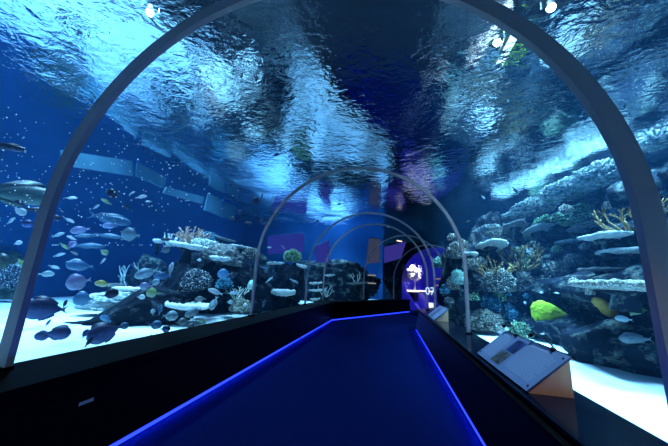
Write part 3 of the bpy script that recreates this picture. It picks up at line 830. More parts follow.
# ------------------------------------------------------------------ reef, right tank
def reef_face(y, z):
    x0 = 3.15 + 0.10*max(0.0, y-4.8) + 0.9*max(0.0, 4.8-y)
    t = z/3.4
    x = x0 + 0.25*min(1, z) + 1.5*t + 0.22*sin(z*7.4 + 0.3*y)
    return x
def reef_wall():
    ny, nz = 190, 64
    vs, fs = [], []
    for j in range(nz+1):
        for i in range(ny+1):
            y = 1.2 + (17.0-1.2)*i/ny; z = 3.5*j/nz
            q = Vector((0, y*0.9, z*1.3))
            x = reef_face(y, z) + 0.42*fbm(q, 5) + 0.18*abs(noise.noise(q*3.3)) + 0.10*noise.noise(q*8)
            # keep clear of the bent tunnel
            v = Vector((x, y))-BEND; s = v.dot(DIR2)
            if s > 0:
                l = v.x*DIR2.y - v.y*DIR2.x
                if l < 1.8: x += (1.8-l)/DIR2.y
            vs.append((x, y, z + 0.12*fbm(q*1.2+Vector((9, 0, 0)), 3)))
    for j in range(nz):
        for i in range(ny):
            a = j*(ny+1)+i; fs.append((a, a+ny+1, a+ny+2, a+1))
    n0 = len(vs)
    # top shelf and back so that it is a solid mass
    top = nz*(ny+1)
    for i in range(ny+1):
        x, y, z = vs[top+i]; vs.append((x+2.5, y, z+0.1))
    for i in range(ny): fs.append((top+i, n0+i, n0+i+1, top+i+1))
    n1 = len(vs)
    for i in range(ny+1):
        x, y, z = vs[n0+i]; vs.append((x, y, 0.0))
    for i in range(ny): fs.append((n0+i, n1+i, n1+i+1, n0+i+1))
    fs.append(tuple([j*(ny+1) for j in range(nz+1)] + [n0, n1]))
    fs.append(tuple([j*(ny+1)+ny for j in range(nz+1)] + [n1-1, len(vs)-1])[::-1])
    o = mesh('reef_wall', vs, fs, M['rock'], None, True)
    tag(o, 'long dark rocky reef slope filling the tank right of the tunnel', 'reef')
reef_wall()
rock('reef_rock', (2.85, 8.2, 0.05), (1.1, 1.6, 2.5), 161, 0.2, 1.6, 'rock', 'dark reef pillar beyond the second rib at the outside of the bend', ridge=0.12)
rock('reef_rock', (2.2, 7.55, 0.05), (0.9, 1.15, 2.3), 163, 0.2, 1.7, 'rock', 'dim teal reef column seen between the second and fourth ribs', ridge=0.12)
rock('reef_rock', (3.7, 9.7, 0.05), (1.8, 2.0, 3.3), 162, 0.22, 1.6, 'rock', 'tall dim reef block behind the pillar at the outside of the bend', ridge=0.12)
from mathutils.bvhtree import BVHTree
bpy.context.view_layer.update()
_bv, _bf = [], []
for _o in [q for q in bpy.data.objects if q.name == 'reef_wall' or (q.name.startswith('reef_rock') and q.location.x > 2)]:
    _n = len(_bv); _bv += [_o.matrix_world @ v.co for v in _o.data.vertices]; _bf += [tuple(i+_n for i in p.vertices) for p in _o.data.polygons]
BVH = BVHTree.FromPolygons(_bv, _bf)
def on_reef(px, py, d, out=0.0):
    """a point resting on the reef slope near the given one, and how much the distance changed"""
    r = ray(px, py); hit = BVH.ray_cast(CAM, r)
    dd = d
    if hit[0] is not None: dd = hit[3]/r.length - out
    return CAM + r*dd, dd/d

# upper crusted ledge
for i, (x, y, d, sx, sy, sz, lab) in enumerate([
    (598, 172, 5.9, 1.2, 0.7, 0.42, 'bright crusty coral shelf high on the reef, touching the nearest rib'),
    (565, 186, 6.9, 1.2, 0.7, 0.40, 'bright crusty coral shelf, second from the nearest rib on the upper ledge'),
    (532, 202, 8.2, 1.3, 0.7, 0.36, 'bright crusty coral shelf midway along the upper ledge'),
    (508, 213, 9.4, 1.1, 0.6, 0.30, 'small crusty coral shelf near the far end of the upper ledge'),
    (490, 222, 10.4, 0.9, 0.6, 0.26, 'last tapering crusty coral at the far tip of the upper ledge')]):
    q, k = on_reef(x, y+6, d, 0.05)
    knobby('crust_coral', q+Vector((0, 0, -0.12*k)), (sx*0.75*k, sx*1.15*k, sz*k), 70+i, 'crust', 14, 0.32, lab, group='crusty corals on the upper ledge', rotz=0.1)
for i, (x, y, d, s, h, mat, lab) in enumerate([
    (576, 214, 5.9, 0.85, 0.36, 'greenish', 'green-grey bushy coral on the shelf below the bright upper ledge'),
    (548, 222, 7.0, 0.8, 0.34, 'greenish', 'green-grey bushy coral, farther one on the shelf below the upper ledge'),
    (603, 218, 5.3, 0.5, 0.2, 'knob', 'mottled brown coral patch next to the ring-shaped coral'),
    (617, 212, 5.3, 0.4, 0.3, 'teal', 'dim bluish coral behind the orange twigs by the nearest rib'),
    (560, 268, 5.8, 0.75, 0.42, 'boulder', 'pale-dotted bush coral below the shelf, middle of the reef'),
    (575, 259, 5.8, 0.5, 0.22, 'knob', 'small dotted coral patch right of the middle bush coral'),
    (528, 262, 6.8, 0.6, 0.4, 'greenish', 'greenish coral clump behind the antler coral'),
    (497, 279, 6.2, 0.85, 0.5, 'knob', 'dark bush coral with cream tips under the antler coral'),
    (521, 280, 6.0, 0.5, 0.45, 'boulder', 'cream knobbly coral right of the dark bush coral'),
    (482, 318, 5.3, 0.85, 0.36, 'boulder', 'wide beige boulder coral near the far info panel'),
    (488, 302, 6.0, 0.6, 0.34, 'teal', 'bright teal blue coral above the beige boulder coral'),
    (508, 310, 5.6, 0.4, 0.3, 'teal', 'smaller blue coral right of the beige boulder coral'),
    (521, 331, 4.4, 0.42, 0.3, 'greenish', 'green leafy coral directly behind the near info panel lamps'),
    (458, 276, 8.2, 0.55, 0.42, 'mint', 'mint green dome coral just left of the second rib'),
    (453, 282, 8.6, 0.5, 0.4, 'knob', 'mottled coral left of and below the mint dome'),
    (474, 283, 7.4, 0.85, 0.34, 'rock', 'smooth blue-grey coral mound right of the second rib'),
    (470, 264, 8.4, 0.6, 0.3, 'knob', 'dim knobbly coral right of the mint dome'),
    (456, 250, 9.4, 0.7, 0.5, 'knob', 'dim coral outcrop high left of the second rib'),
    (497, 236, 8.6, 0.9, 0.4, 'knob', 'brownish coral ridge above the tilted white plate'),
    (440, 262, 11.0, 0.8, 0.4, 'mint', 'faint coral crest near the fourth rib on the far reef'),
    (655, 245, 4.4, 0.3, 0.22, 'teal', 'small pale blue coral perched on the white plate by the rib'),
    (655, 138, 5.2, 0.7, 0.3, 'crust', 'bright coral crest in the gap outside the nearest rib'),
    ]):
    q, k = on_reef(x, y, d, s*0.2)
    knobby('bush_coral', q+Vector((0, 0, -h*0.5*k)), (s*0.8*k, s*k, h*k), 90+i, mat, 12 if mat not in ('boulder', 'knob') else 16, 0.30, lab)
rr = random.Random(21)
SM = [(452,238,'knob'),(462,243,'knob'),(480,262,'knob'),(486,285,'greenish'),(505,292,'teal'),(512,299,'knob'),(536,283,'boulder'),(547,277,'knob'),
      (585,246,'boulder'),(595,262,'knob'),(557,250,'greenish'),(534,245,'knob'),(520,240,'teal'),(505,250,'knob'),(515,318,'teal'),(500,297,'greenish'),
      (573,281,'knob'),(590,292,'boulder'),(583,206,'greenish'),(566,210,'boulder'),(556,216,'knob'),(541,226,'greenish'),(610,206,'knob'),(446,290,'teal'),
      (449,300,'knob'),(472,296,'greenish'),(528,296,'teal'),(548,262,'boulder'),(600,240,'knob'),(520,252,'greenish')]
for i, (x, y, mt_) in enumerate(SM):
    q, k = on_reef(x, y, 6.0, 0.03); s_ = 6.0*k*rr.uniform(9, 15)/F
    knobby('coral_clump', q+Vector((0, 0, -s_*0.25)), (s_*0.8, s_, s_*rr.uniform(0.5, 0.8)), 200+i, mt_, 9, 0.34,
           'small knobbly coral clump, one of many dotted over the right reef slope', group='small coral clumps on the right reef', sub=5, rotz=rr.uniform(0, 3))
# plates on the right
for i, (x, y, d, r, th, mat, tl, lab) in enumerate([
    (606, 238, 5.1, 0.36, 0.06, 'plate', 0.0, 'long white plate coral under the ring-shaped coral'),
    (571, 243, 5.6, 0.24, 0.05, 'plate', 0.0, 'knobby white plate coral left of the long white plate'),
    (628, 253, 4.5, 0.40, 0.055, 'plate', 0.0, 'big clean white plate coral reaching to the nearest rib'),
    (605, 271, 4.8, 0.33, 0.03, 'plategrey', 0.0, 'thin grey-white plate below the big clean white plate'),
    (622, 287, 4.4, 0.62, 0.10, 'boulder', 0.0, 'very wide dotted table coral on the lower right reef'),
    (491, 247, 7.4, 0.38, 0.075, 'plate', -0.25, 'white tilted plate coral right of the second rib'),
    (470, 256, 7.6, 0.20, 0.04, 'plate', -0.25, 'small white plate just below-left of the tilted plate'),
    (539, 233, 6.6, 0.36, 0.04, 'plate', -0.3, 'slender pale slanting plate below the green bushy corals'),
    (515, 228, 7.6, 0.3, 0.05, 'plategrey', -0.3, 'tan slanting plate near the far end of the middle shelf'),
    (590, 228, 5.4, 0.3, 0.05, 'plategrey', -0.1, 'grey rubbly plate between ring-shaped coral and white plates'),
    ]):
    q, k = on_reef(x, y, d, r*(1.25 if i in (2, 3) else 0.75))
    table_coral('table_coral', q, r*k, th*k, 120+i, mat, lab, stalk=0.3, tilt=(tl, 0.0), elong=1.2, dish=0.03, bump=0.035 if mat == 'boulder' else 0.015)
# ring-shaped coral
t = empty('ring_coral', on_reef(602, 216, 5.05, 0.12)[0]); t.rotation_euler = (1.1, 0, 0.5)
mb = MB(); pts = [(0.14*cos(a)*(1+0.08*sin(3*a)), 0.09*sin(a), 0.02*sin(2*a)) for a in [2*pi*k/24 for k in range(25)]]
mb.tube(pts, [0.022+0.006*sin(k*1.7) for k in range(25)], 8); mb.build('rim', M['boulder'], t, True)
mb = MB(); mb.tube([(0, -0.09, 0), (0.02, -0.16, -0.03), (0, -0.26, -0.06)], [0.03, 0.025, 0.05], 8); mb.build('stalk', M['rock'], t, True)
tag(t, 'ring-shaped pale coral on the shelf left of the nearest rib', 'coral')
branching('branching_coral', on_reef(632, 226, 4.7, 0.15)[0]+Vector((0, 0, -0.08)), (0.6, 0.7, 0.55), 141, 'antler', 14, 3, 'orange brown twig coral beside the nearest rib', spread=1.8, r0=0.016)
branching('branching_coral', on_reef(520, 268, 6.2, 0.15)[0]+Vector((0, 0, -0.08)), (1.0, 1.2, 0.8), 142, 'antler', 26, 3, 'wide golden antler coral in the middle of the right reef', spread=1.6, r0=0.026, lean=(0.3, 0.0))
branching('branching_coral', on_reef(494, 274, 6.6, 0.15)[0]+Vector((0, 0, -0.08)), (0.8, 0.9, 0.55), 143, 'antler', 18, 3, 'lower golden antler coral over the dark bush coral', spread=1.8, r0=0.022)
branching('branching_coral', on_reef(540, 256, 6.2, 0.15)[0]+Vector((0, 0, -0.08)), (0.6, 0.7, 0.5), 144, 'whitebranch', 13, 3, 'pale tipped antler coral at the upper end of the golden one', spread=1.6, r0=0.02)
# big green coral
vs, fs = ico(6); off = Vector((4, 4, 4)); outv = []
for v in vs:
    d, _ = noise.voronoi(v*4.5+off); k = 0.93 + 0.06*min(1, d[0]*1.6) + 0.05*fbm(v*1.5+off)
    p = v*k
    t_ = (p.x+1)/2
    outv.append(Vector((p.x*18.5, p.y*9.0, p.z*(14.0-8.5*t_) - 9.0*(t_-0.35))))
o = mesh('green_coral', outv, fs, M['green'], None, True)
q, k = on_reef(554, 316, 4.3, 0.15); o.location = q; o.scale = [1.22*4.3*k/F]*3; o.rotation_euler = (0, 0.05, 0.2)
tag(o, 'bright yellow-green rounded coral low on the reef behind the near panel', 'coral')
# orange sponge
mb = MB(); a, b = on_reef(594, 301, 4.2, 0.1)[0], on_reef(616, 313, 4.1, 0.1)[0]
pts = [a + (b-a)*(k/8) + Vector((0, 0, 0.03*sin(k*0.8))) for k in range(9)]
mb.tube(pts, [0.05, 0.075, 0.085, 0.08, 0.085, 0.09, 0.085, 0.075, 0.04], 12)
o = mb.build('orange_sponge', M['orange'], None, True); tag(o, 'orange-brown tube sponge under the wide dotted table coral', 'sponge')
# foot rocks on the right sand
for i, (x, y, s, lab) in enumerate([(603, 362, (0.8, 0.8, 0.4), 'dark foot rock at the edge of the bright right sand'),
                                    (646, 372, (0.9, 0.8, 0.35), 'low rock at the edge of the right sand near the picture border')]):
    p = base(x, y); p.z = 0.05; rock('reef_rock', p+Vector((0.35, 0.35, 0)), s, 150+i, 0.25, 1.5, 'rockdark', lab)

# ------------------------------------------------------------------ fish
_fm = {}
KIND = {   # height, width, tail span, dorsal height, forked
 'oval': (0.60, 0.16, 0.26, 0.07, 0.05), 'disc': (0.72, 0.13, 0.26, 0.10, 0.03), 'slim': (0.25, 0.13, 0.22, 0.05, 0.07),
 'leaf': (0.40, 0.12, 0.24, 0.06, 0.06), 'long': (0.16, 0.11, 0.16, 0.04, 0.05), 'grouper': (0.36, 0.2, 0.26, 0.09, 0.0)}
def fish_mesh(kind, mat):
    key = (kind, mat)
    if key in _fm: return _fm[key]
    H, W, TS, DH, FK = KIND[kind]
    mb = MB(); ns, na = 15, 12
    st = []
    for i in range(ns):
        t = i/(ns-1)                       # 0 nose .. 1 tail root
        x = 0.5 - 0.82*t
        prof = (sin(pi*min(1, t**0.72*0.97+0.012)))**0.8
        h = max(0.012, H/2*prof); 
        if t > 0.82: h = max(h, 0.035 + 0.02*(t-0.82)/0.18)
        w = max(0.008, W/2*(sin(pi*min(1, t**0.6*0.98+0.01)))**0.9)
        st.append((x, h, w))
    vs, fs = [], []
    for x, h, w in st:
        for k in range(na):
            a = 2*pi*k/na; vs.append((x, w*sin(a), h*cos(a)))
    for i in range(ns-1):
        for k in range(na):
            k2 = (k+1) % na; fs.append((i*na+k, i*na+k2, (i+1)*na+k2, (i+1)*na+k))
    fs.append(tuple(range(na-1, -1, -1))); fs.append(tuple(range((ns-1)*na, ns*na)))
    mb.add(vs, fs)
    # tail
    mb.prism([(-0.29, 0.03), (-0.36, 0.045), (-0.5, TS/2), (-0.47+FK, TS/6), (-0.46+FK, 0), (-0.47+FK, -TS/6), (-0.5, -TS/2), (-0.36, -0.045), (-0.29, -0.03)], 0.014)
    # dorsal and anal fins follow the back and belly
    def edge(sg, i0, i1, hh):
        a = [(st[i][0], sg*st[i][1]*0.9) for i in range(i0, i1+1)]
        b = []
        for i in range(i1, i0-1, -1):
            u = (i-i0)/(i1-i0); b.append((st[i][0]-0.03*u, sg*(st[i][1] + hh*(0.35+0.65*sin(pi*min(1, u*0.75+0.15))))))
        return a+b
    mb.prism(edge(1, 3, 12, DH), 0.012); mb.prism(edge(-1, 7, 12, DH*0.9), 0.012)
    # pectoral fins
    for sg in (-1, 1):
        y = sg*W*0.46
        mb.add([(0.2, y, -0.01), (0.06, y+sg*0.06, 0.02), (0.05, y+sg*0.07, -0.05), (0.17, y, -0.05), (0.2, y-sg*0.006, -0.01), (0.06, y+sg*0.05, 0.02), (0.05, y+sg*0.06, -0.05), (0.17, y-sg*0.006, -0.05)],
               [(0,1,2,3),(7,6,5,4),(0,4,5,1),(1,5,6,2),(2,6,7,3),(3,7,4,0)])
    me = bpy.data.meshes.new('fish_body'); me.from_pydata([tuple(v) for v in mb.v], [], mb.f); me.update()
    me.polygons.foreach_set('use_smooth', [True]*len(me.polygons)); me.materials.append(FM[mat])
    ey = MB(); iv, iff = ico(2)
    _fm[key] = (me, H, W); return _fm[key]
_eye = {}
def eye_mesh():
    if 'e' not in _eye:
        iv, iff = ico(2); me = bpy.data.meshes.new('eye'); me.from_pydata([tuple(v) for v in iv], [], iff); me.update(); me.materials.append(M['eye']); _eye['e'] = me
    return _eye['e']
def fish(px, py, ln, ang, d, kind, mat, label, yaw=0.0, group=None, name='fish', eyes=None):
    """ang: direction the head points in the picture (0 right, 180 left, 90 up)"""
    c = at(px, py, d); rd = (c-CAM); dist = rd.length; rd.normalize()
    R = RT - rd*RT.dot(rd); R.normalize(); U = R.cross(rd); U.normalize()
    a = radians(ang)
    X = (R*cos(a) + U*sin(a)); X = (X*cos(yaw) + rd*sin(yaw)).normalized()
    Y = rd - X*rd.dot(X); Y.normalize(); Z = X.cross(Y)
    if Z.dot(UP) < 0 or (abs(Z.dot(UP)) < 0.05 and Z.dot(RT) > 0): Y, Z = -Y, -Z
    me, H, W = fish_mesh(kind, mat)
    o = bpy.data.objects.new(name, me); COL.objects.link(o)
    L = 0.9*ln*d/F/max(0.35, cos(yaw))
    mtx = Matrix((X, Y, Z)).transposed().to_4x4(); mtx = Matrix.Translation(c) @ mtx @ Matrix.Scale(L, 4)
    o.matrix_world = mtx
    tag(o, label, 'fish', group)
    if eyes if eyes is not None else ln >= 11:
        for sg in (-1, 1):
            e = bpy.data.objects.new('eye', eye_mesh()); COL.objects.link(e); e.parent = o
            e.location = (0.37, sg*W*0.30, H*0.09); e.scale = (0.022, 0.014, 0.022)
    return o

G1 = 'fish schooling in the left tank'
G2 = 'small dark fish under the bright surface'
FISH = [
 # px, py, len, ang, depth, kind, mat, label
 (8,147,28,-15,3.2,'slim','dark','dark torpedo-shaped fish at the left picture edge under the pale surface band'),
 (97,31,20,-32,5.0,'slim','dark','dark slim fish alone high up against the bright water surface'),
 (87,110,10,-35,4.2,'slim','dark','small dark fish peeking out just left of the nearest rib, high up'),
 (18,194,62,-8,4.6,'grouper','grouper','very large green-bellied grouper partly behind the nearest rib'),
 (20,211,12,-50,3.6,'oval','white','plump white fish below the big grouper'),
 (18,202,9,-40,3.8,'oval','dark','small black fish touching the top of the plump white fish'),
 (34,210,20,-8,3.9,'slim','dark','dark slim fish under the grouper chin, beside the rib'),
 (30,224,13,175,3.8,'oval','tang','dark purple oval fish left of the rib, below the plump white fish'),
 (11,221,10,50,4.4,'slim','pale','small pale fish swimming upward below the grouper'),
 (18,243,7,20,4.6,'oval','white','tiny white fish alone left of the rib above the green fish'),
 (4,262,20,170,4.0,'disc','grouper','big dark green fish cut off by the left picture edge'),
 (21,263,12,-60,4.0,'leaf','green','pale green fish right beside the big dark green one'),
 (22,263.5,5,120,4.1,'slim','white','tiny white fish at the tail of the pale green one'),
 (19,264,11,10,4.4,'leaf','mint' if False else 'pale','pale minty fish touching the left side of the nearest rib'),
 (58,218,9,180,4.4,'oval','dark','small dark fish emerging from the right side of the rib'),
 (69,220,11,-35,4.2,'slim','white','bright white fish diving, right of the nearest rib'),
 (81,230,18,190,4.4,'leaf','lilac','pale lilac fish with raised tail, upper middle of the school'),
 (58,235,12,25,4.4,'slim','pale','pale slim fish angled upward close beside the rib'),
 (72,238,10,150,4.5,'slim','white','white fish above the lilac round fish in the dense cluster'),
 (72,245,10,60,4.3,'oval','lilac','roundish lilac fish in the middle of the dense cluster'),
 (64,246,11,-45,4.4,'slim','green','greenish white fish diving in the dense cluster'),
 (59,255,11,20,4.4,'slim','pale','small pale fish alone below the dense cluster'),
 (74,253,9,-30,4.6,'slim','grey','greyish fish under the dense cluster'),
 (81,266,25,175,3.8,'leaf','blue','large light blue fish with white outline and forked tail'),
 (73,261,13,10,4.2,'slim','pale','slim pale fish just above the large light blue fish'),
 (79,282,22,195,3.6,'disc','lilac','big round lilac fish below the light blue forked-tail fish'),
 (54,267,11,-20,4.2,'slim','pale','small pale fish right of the rib, level with the light blue fish'),
 (46,274,14,0,3.9,'leaf','pale','pale white-green fish emerging from the right side of the rib low down'),
 (103,284,15,170,3.8,'leaf','yellow','yellow-green fish with white tail above the dark oval fish'),
 (110,294,16,20,3.4,'oval','dark','black oval fish overlapping the yellow-green fish'),
 (84,299,19,180,3.9,'disc','blue','translucent pale blue round fish hovering over the far sand'),
 (104,252,9,-40,4.6,'oval','green','small pale green fish above the yellow-green one'),
 (103,261,8,60,4.8,'slim','pale','tiny pale fish under the small pale green one'),
 (46,309,38,178,2.6,'oval','tang','largest dark purple tang overlapping the rib over the white sand'),
 (65,304,10,80,2.8,'slim','dark','thin dark fish pointing up at the tail of the largest tang'),
 (57,333,24,0,2.5,'oval','tang','dark blue-violet tang below the largest one'),
 (44,336,16,175,2.6,'oval','tang','smaller dark tang left of the blue-violet tang'),
 (48,323,9,70,2.7,'slim','blue','slim blue fish swimming upward between the three dark tangs'),
 (85,334,11,75,2.7,'leaf','tang','small dark blue fish standing upright over the sand'),
 (89,342,14,65,2.5,'slim','dark','dark slim fish climbing beside the glass edge at the sand'),
 (106,332,34,205,2.6,'oval','tang','big dark tang with tail raised, low in front of the wedge rock'),
 (126,326,11,180,2.8,'oval','blue','small pale blue fish at the tail of the low big tang'),
 (106,319,13,150,4.0,'leaf','blue','translucent blue fish in front of the wedge rock'),
 (114,194,13,180,4.4,'disc','dark','round black fish with a pale tail in open blue water'),
 (107,202,12,145,4.2,'slim','green','olive fish below the round black one'),
 (126,206,10,-60,4.2,'slim','dark','small black fish tilted head down, right of the round black one'),
 (141,197,12,10,4.4,'slim','white','white fish with black back in open blue water'),
 (149,201.5,7,180,4.6,'slim','white','tiny white fish right below the white one with a black back'),
 (71,198,11,0,4.6,'slim','white','lone white fish right of the nearest rib, above the school'),
 (132,193,7,30,5.0,'slim','pale','tiny pale fish above the white one with a black back'),
 (96,207,8,40,4.6,'slim','pale','small pale fish left of the olive fish'),
 (110,219,40,-15,7.0,'slim','dim','very big dim blue fish heading right above the school'),
 (88,236,22,180,6.4,'long','dim','long thin blue fish left of the dim school centre'),
 (108,236,26,-8,6.4,'long','dim','long thin blue fish under the very big dim fish'),
 (88,246,30,-2,6.6,'long','dim','longest thin pale blue fish crossing below the dim school centre'),
 (110,226,14,175,6.8,'leaf','lilac','dim lilac fish under the belly of the very big dim fish'),
 (131,235,18,170,7.0,'disc','grey','dim greenish round fish right of the school'),
 (100,215,12,20,7.0,'slim','dim','dim small blue fish over the very big dim fish'),
 (147,273,24,200,3.9,'leaf','pale','pale outlined leaf-shaped fish, the larger of an overlapping two'),
 (163,276,18,180,3.8,'leaf','blue','bluish leaf-shaped fish overlapping the larger pale one'),
 (171,269,15,80,3.9,'slim','white','white fish standing upright beside the leaf-shaped two'),
 (155,283,10,50,4.0,'oval','pale','small pale fish below the leaf-shaped two'),
 (146,286,12,185,4.2,'oval','lilac','dim violet oval fish lower left of the leaf-shaped two'),
 (165,250,10,30,4.6,'disc','grey','grey-green round fish below the short white plate tip'),
 (167,239.5,12,180,4.6,'slim','dark','black fish crossing in front of the long white table coral'),
 (153,293,13,175,4.2,'disc','green','dark green round fish at the right end of the wedge rock'),
 (141,297,8,0,4.3,'oval','white','bright white small fish on the wedge rock top'),
 (160,310,12,85,3.6,'leaf','blue','cyan fish standing upright left of the wide pale table coral'),
 (153,312,7,100,3.8,'oval','pale','tiny pale fish left of the upright cyan one'),
 (170,316,16,0,3.4,'oval','pale','pale bluish oval fish below the wide pale table coral'),
 (194,312,19,205,3.3,'leaf','pale','large pale fish overlapping the right end of the wide table coral'),
 (155,325,14,0,3.0,'oval','blue','teal blue fish over the sand near the glass'),
 (165,329,11,0,2.9,'oval','tang','dark violet fish beside the teal blue one near the glass'),
 (181,322,12,10,3.6,'oval','grey','dull grey fish low between the sand and table coral'),
 (201,321,9,-15,3.6,'slim','green','small greenish fish at the sand edge below the tower'),
 (190,326,9,0,3.4,'oval','grey','dark grey fish hugging the glass edge below the tower'),
 (150,338,8,90,2.6,'slim','dark','thin dark fish hanging down behind the ledge at the sand'),
 (216,292,18,160,4.2,'slim','white','curved white fish above the forked pale one, right of the tower'),
 (214,303,16,-110,4.2,'leaf','pale','pale fish pointing down like the stem of a Y with the white one'),
 (201,299,12,180,5.0,'leaf','grey','dim grey fish above the right end of the wide table coral'),
 (235,293,12,180,5.0,'slim','pale','small pale fish hovering right of the Y-shaped two'),
 (243,296,9,90,5.0,'slim','dark','thin dark upright fish near the pale one by the second rib'),
 (233,276,9,180,5.2,'oval','dark','dark round fish in the shade above the cyan coral'),
 (225,274,16,180,5.6,'oval','blue','deep blue oval fish above the cyan coral'),
 (230,302,7,0,4.6,'oval','pale','tiny pale fish low beside the twiggy coral'),
 (245,306,7,30,4.6,'oval','white','tiny white fish at the sand left of the second rib'),
 (264,304,9,75,6.0,'leaf','dark','small black fish upright over the sand right of the second rib'),
 (199,260,5,0,5.6,'oval','white','tiny white dot-like fish on the dark tower face'),
 (172,239,5,0,6.0,'oval','tang','tiny violet fish left of the rusty bush'),
 (269,280,11,40,7.0,'long','pale','thin pale fish slanting upward right of the second rib'),
 (294,281,11,-25,8.2,'long','pale','thin pale curved fish in front of the dark reef column'),
 (265,268,8,-15,8.0,'slim','blue','small blue fish beside the second rib, left of the curved plate'),
 (269,247.5,6,0,8.0,'slim','white','tiny white fish by the second rib near the purple reflection panel'),
 (283,247,7,-50,8.4,'slim','lilac','small violet fish under the purple reflection panel'),
 # dark silhouettes
 (257,201,9,185,5.6,'disc','dark','dark fish with a raised tail left of the second rib'),
 (262,196,7,70,5.7,'long','dark','thin dark tail-like fish rising from the one left of the second rib'),
 (241,213,6,180,5.6,'disc','dark','dark round dot fish right of the last square panel'),
 (234,219,8,160,5.4,'oval','dark','dark fish overlapping the lower corner of the last square panel'),
 (248,223,9,-5,5.6,'slim','dark','dark slim fish below the round dot fish'),
 (262,220,6,180,5.6,'disc','dark','dark round fish touching the second rib from outside'),
 (264,224,8,-10,5.8,'slim','dark','slim dark fish just beneath the round one at the second rib'),
 (231,185,4,180,6.0,'oval','dark','tiny dark speck fish above the square reflection panels'),
 (274,226,5,55,6.6,'slim','dark','small dark fish just inside the second rib'),
 (283,233,5,45,7.0,'slim','dark','small dark fish above the purple reflection panel'),
 (325.5,186,6,10,6.5,'slim','dark','dark fish high in the bright patch under the second rib'),
 (323,193,3,60,6.5,'slim','dark','tiny pair-like speck fish below the high dark fish'),
 (325,194,3,-60,6.6,'slim','dark','second tiny speck fish beside the first in the bright patch'),
 (339,204,6,15,7.0,'slim','dark','dark fish at the right side of the bright patch inside the second rib'),
 (317,221.5,6,25,7.0,'slim','dark','lower of two dark fish near the third rib top left'),
 (322.5,217,4,25,7.0,'slim','dark','upper smaller one of two dark fish near the third rib top left'),
 (276,155,9,15,6.0,'slim','dark','dark slim fish outside the second rib near its crown'),
 (474,184,6,80,6.0,'slim','dark','small dark fish upright in front of the right water reflections'),
 (515,190,9,-50,6.0,'slim','dark','dark fish tilted downward above the upper coral ledge'),
 (483,197,6,-45,6.4,'slim','white','tiny white fish left of the tilted dark fish'),
 (467,222,6,20,7.0,'slim','dark','dark speck fish left of the far tip of the upper ledge'),
 (418,14,6,20,5.0,'oval','dark','small dark fish overhead beside the dark ceiling band'),
 (473,231.5,6,25,6.0,'slim','pale','small pale fish above the tilted white plate'),
 (388,227,4,0,7.0,'slim','pale','tiny pale fish overhead between the third and fourth ribs'),
 (624,319,15,170,3.6,'leaf','pale','small bright silvery fish below the orange sponge'),
 (645,316,24,165,3.8,'oval','green','dim greenish fish close to the nearest rib on the right'),
 (653,305,9,-45,3.6,'slim','yellow','small yellow-white fish beside the right leg of the nearest rib'),
 (636,339,28,178,3.5,'leaf','grey','dim grey fish above the right sand'),
 (541,292.5,4,0,4.6,'oval','white','left one of two white speck fish above the green coral'),
 (556,293,6,-10,4.6,'slim','white','right one of two white speck fish above the green coral'),
 (525,303,4,90,5.0,'oval','white','tiny white fish left of the green coral'),
 (542,334,5,0,4.0,'slim','white','tiny white fish under the green coral'),
]
for f in FISH:
    fish(*f[:8], group=(G2 if f[6] == 'dark' and f[2] <= 9 else G1 if f[0] < 334 else 'fish over the right reef'))

# drifting plankton specks, uncountable
mb = MB(); rr = random.Random(5); iv, iff = ico(1)
for k in range(420):
    px, py = rr.uniform(0, 260), min(245, max(90, rr.gauss(180, 38))); d = rr.uniform(2.2, 5.2)
    c = at(px, py, d); 
    if c.x > -1.7 or c.z > 3.8: continue
    r = d*rr.uniform(0.0012, 0.0026); mb.add([v*r+c for v in iv], iff)
o = mb.build('plankton', M['bubble']); tag(o, 'tiny white specks drifting in the blue water at left', 'plankton', kind='stuff')

# ------------------------------------------------------------------ lamps above the water
def floodlight(p, tgt, label):
    root = empty('floodlight', p); 
    root.rotation_euler = (Vector(tgt)-Vector(p)).to_track_quat('-Z', 'Y').to_euler()
    mb = MB(); mb.tube([(0,0,0.26),(0,0,0.2),(0,0,0.02),(0,0,-0.02)], [0.03,0.045,0.055,0.062], 20); mb.build('housing', M['lamphousing'], root, True)
    mb = MB(); mb.tube([(0,0,-0.018),(0,0,-0.03)], 0.05, 20); mb.build('lamp_face', M['lampface'], root)
    mb = MB(); mb.tube([(-0.1,0,0.05),(-0.1,0,0.36),(0.1,0,0.36),(0.1,0,0.05)], 0.014, 8); mb.build('bracket', M['lamphousing'], root)
    bpy.context.view_layer.update()
    iv = root.matrix_world.inverted(); k = root.matrix_world @ Vector((0, 0, 0.36))
    mb = MB(); mb.tube([Vector((0, 0, 0.36)), iv @ Vector((k.x, k.y, 9.0))], 0.008, 6); mb.build('cable', M['lamphousing'], root)
    tag(root, label, 'lamp', 'floodlights over the tank')
def above(px, py, z): return at_z(px, py, z)
for px, py, z, lab in ((150, 12, 4.7, 'white lamp glare over the left tank, above the nearest rib'),
                       (497, 42, 4.7, 'white lamp glare over the right tank, inside the nearest rib'),
                       (551, 7, 4.7, 'small warm lamp glint at the top right above the nearest rib')):
    q = above(px, py, z); floodlight(q, (q.x*0.6+CAM.x*0.4, q.y*0.6, 2.0), lab)

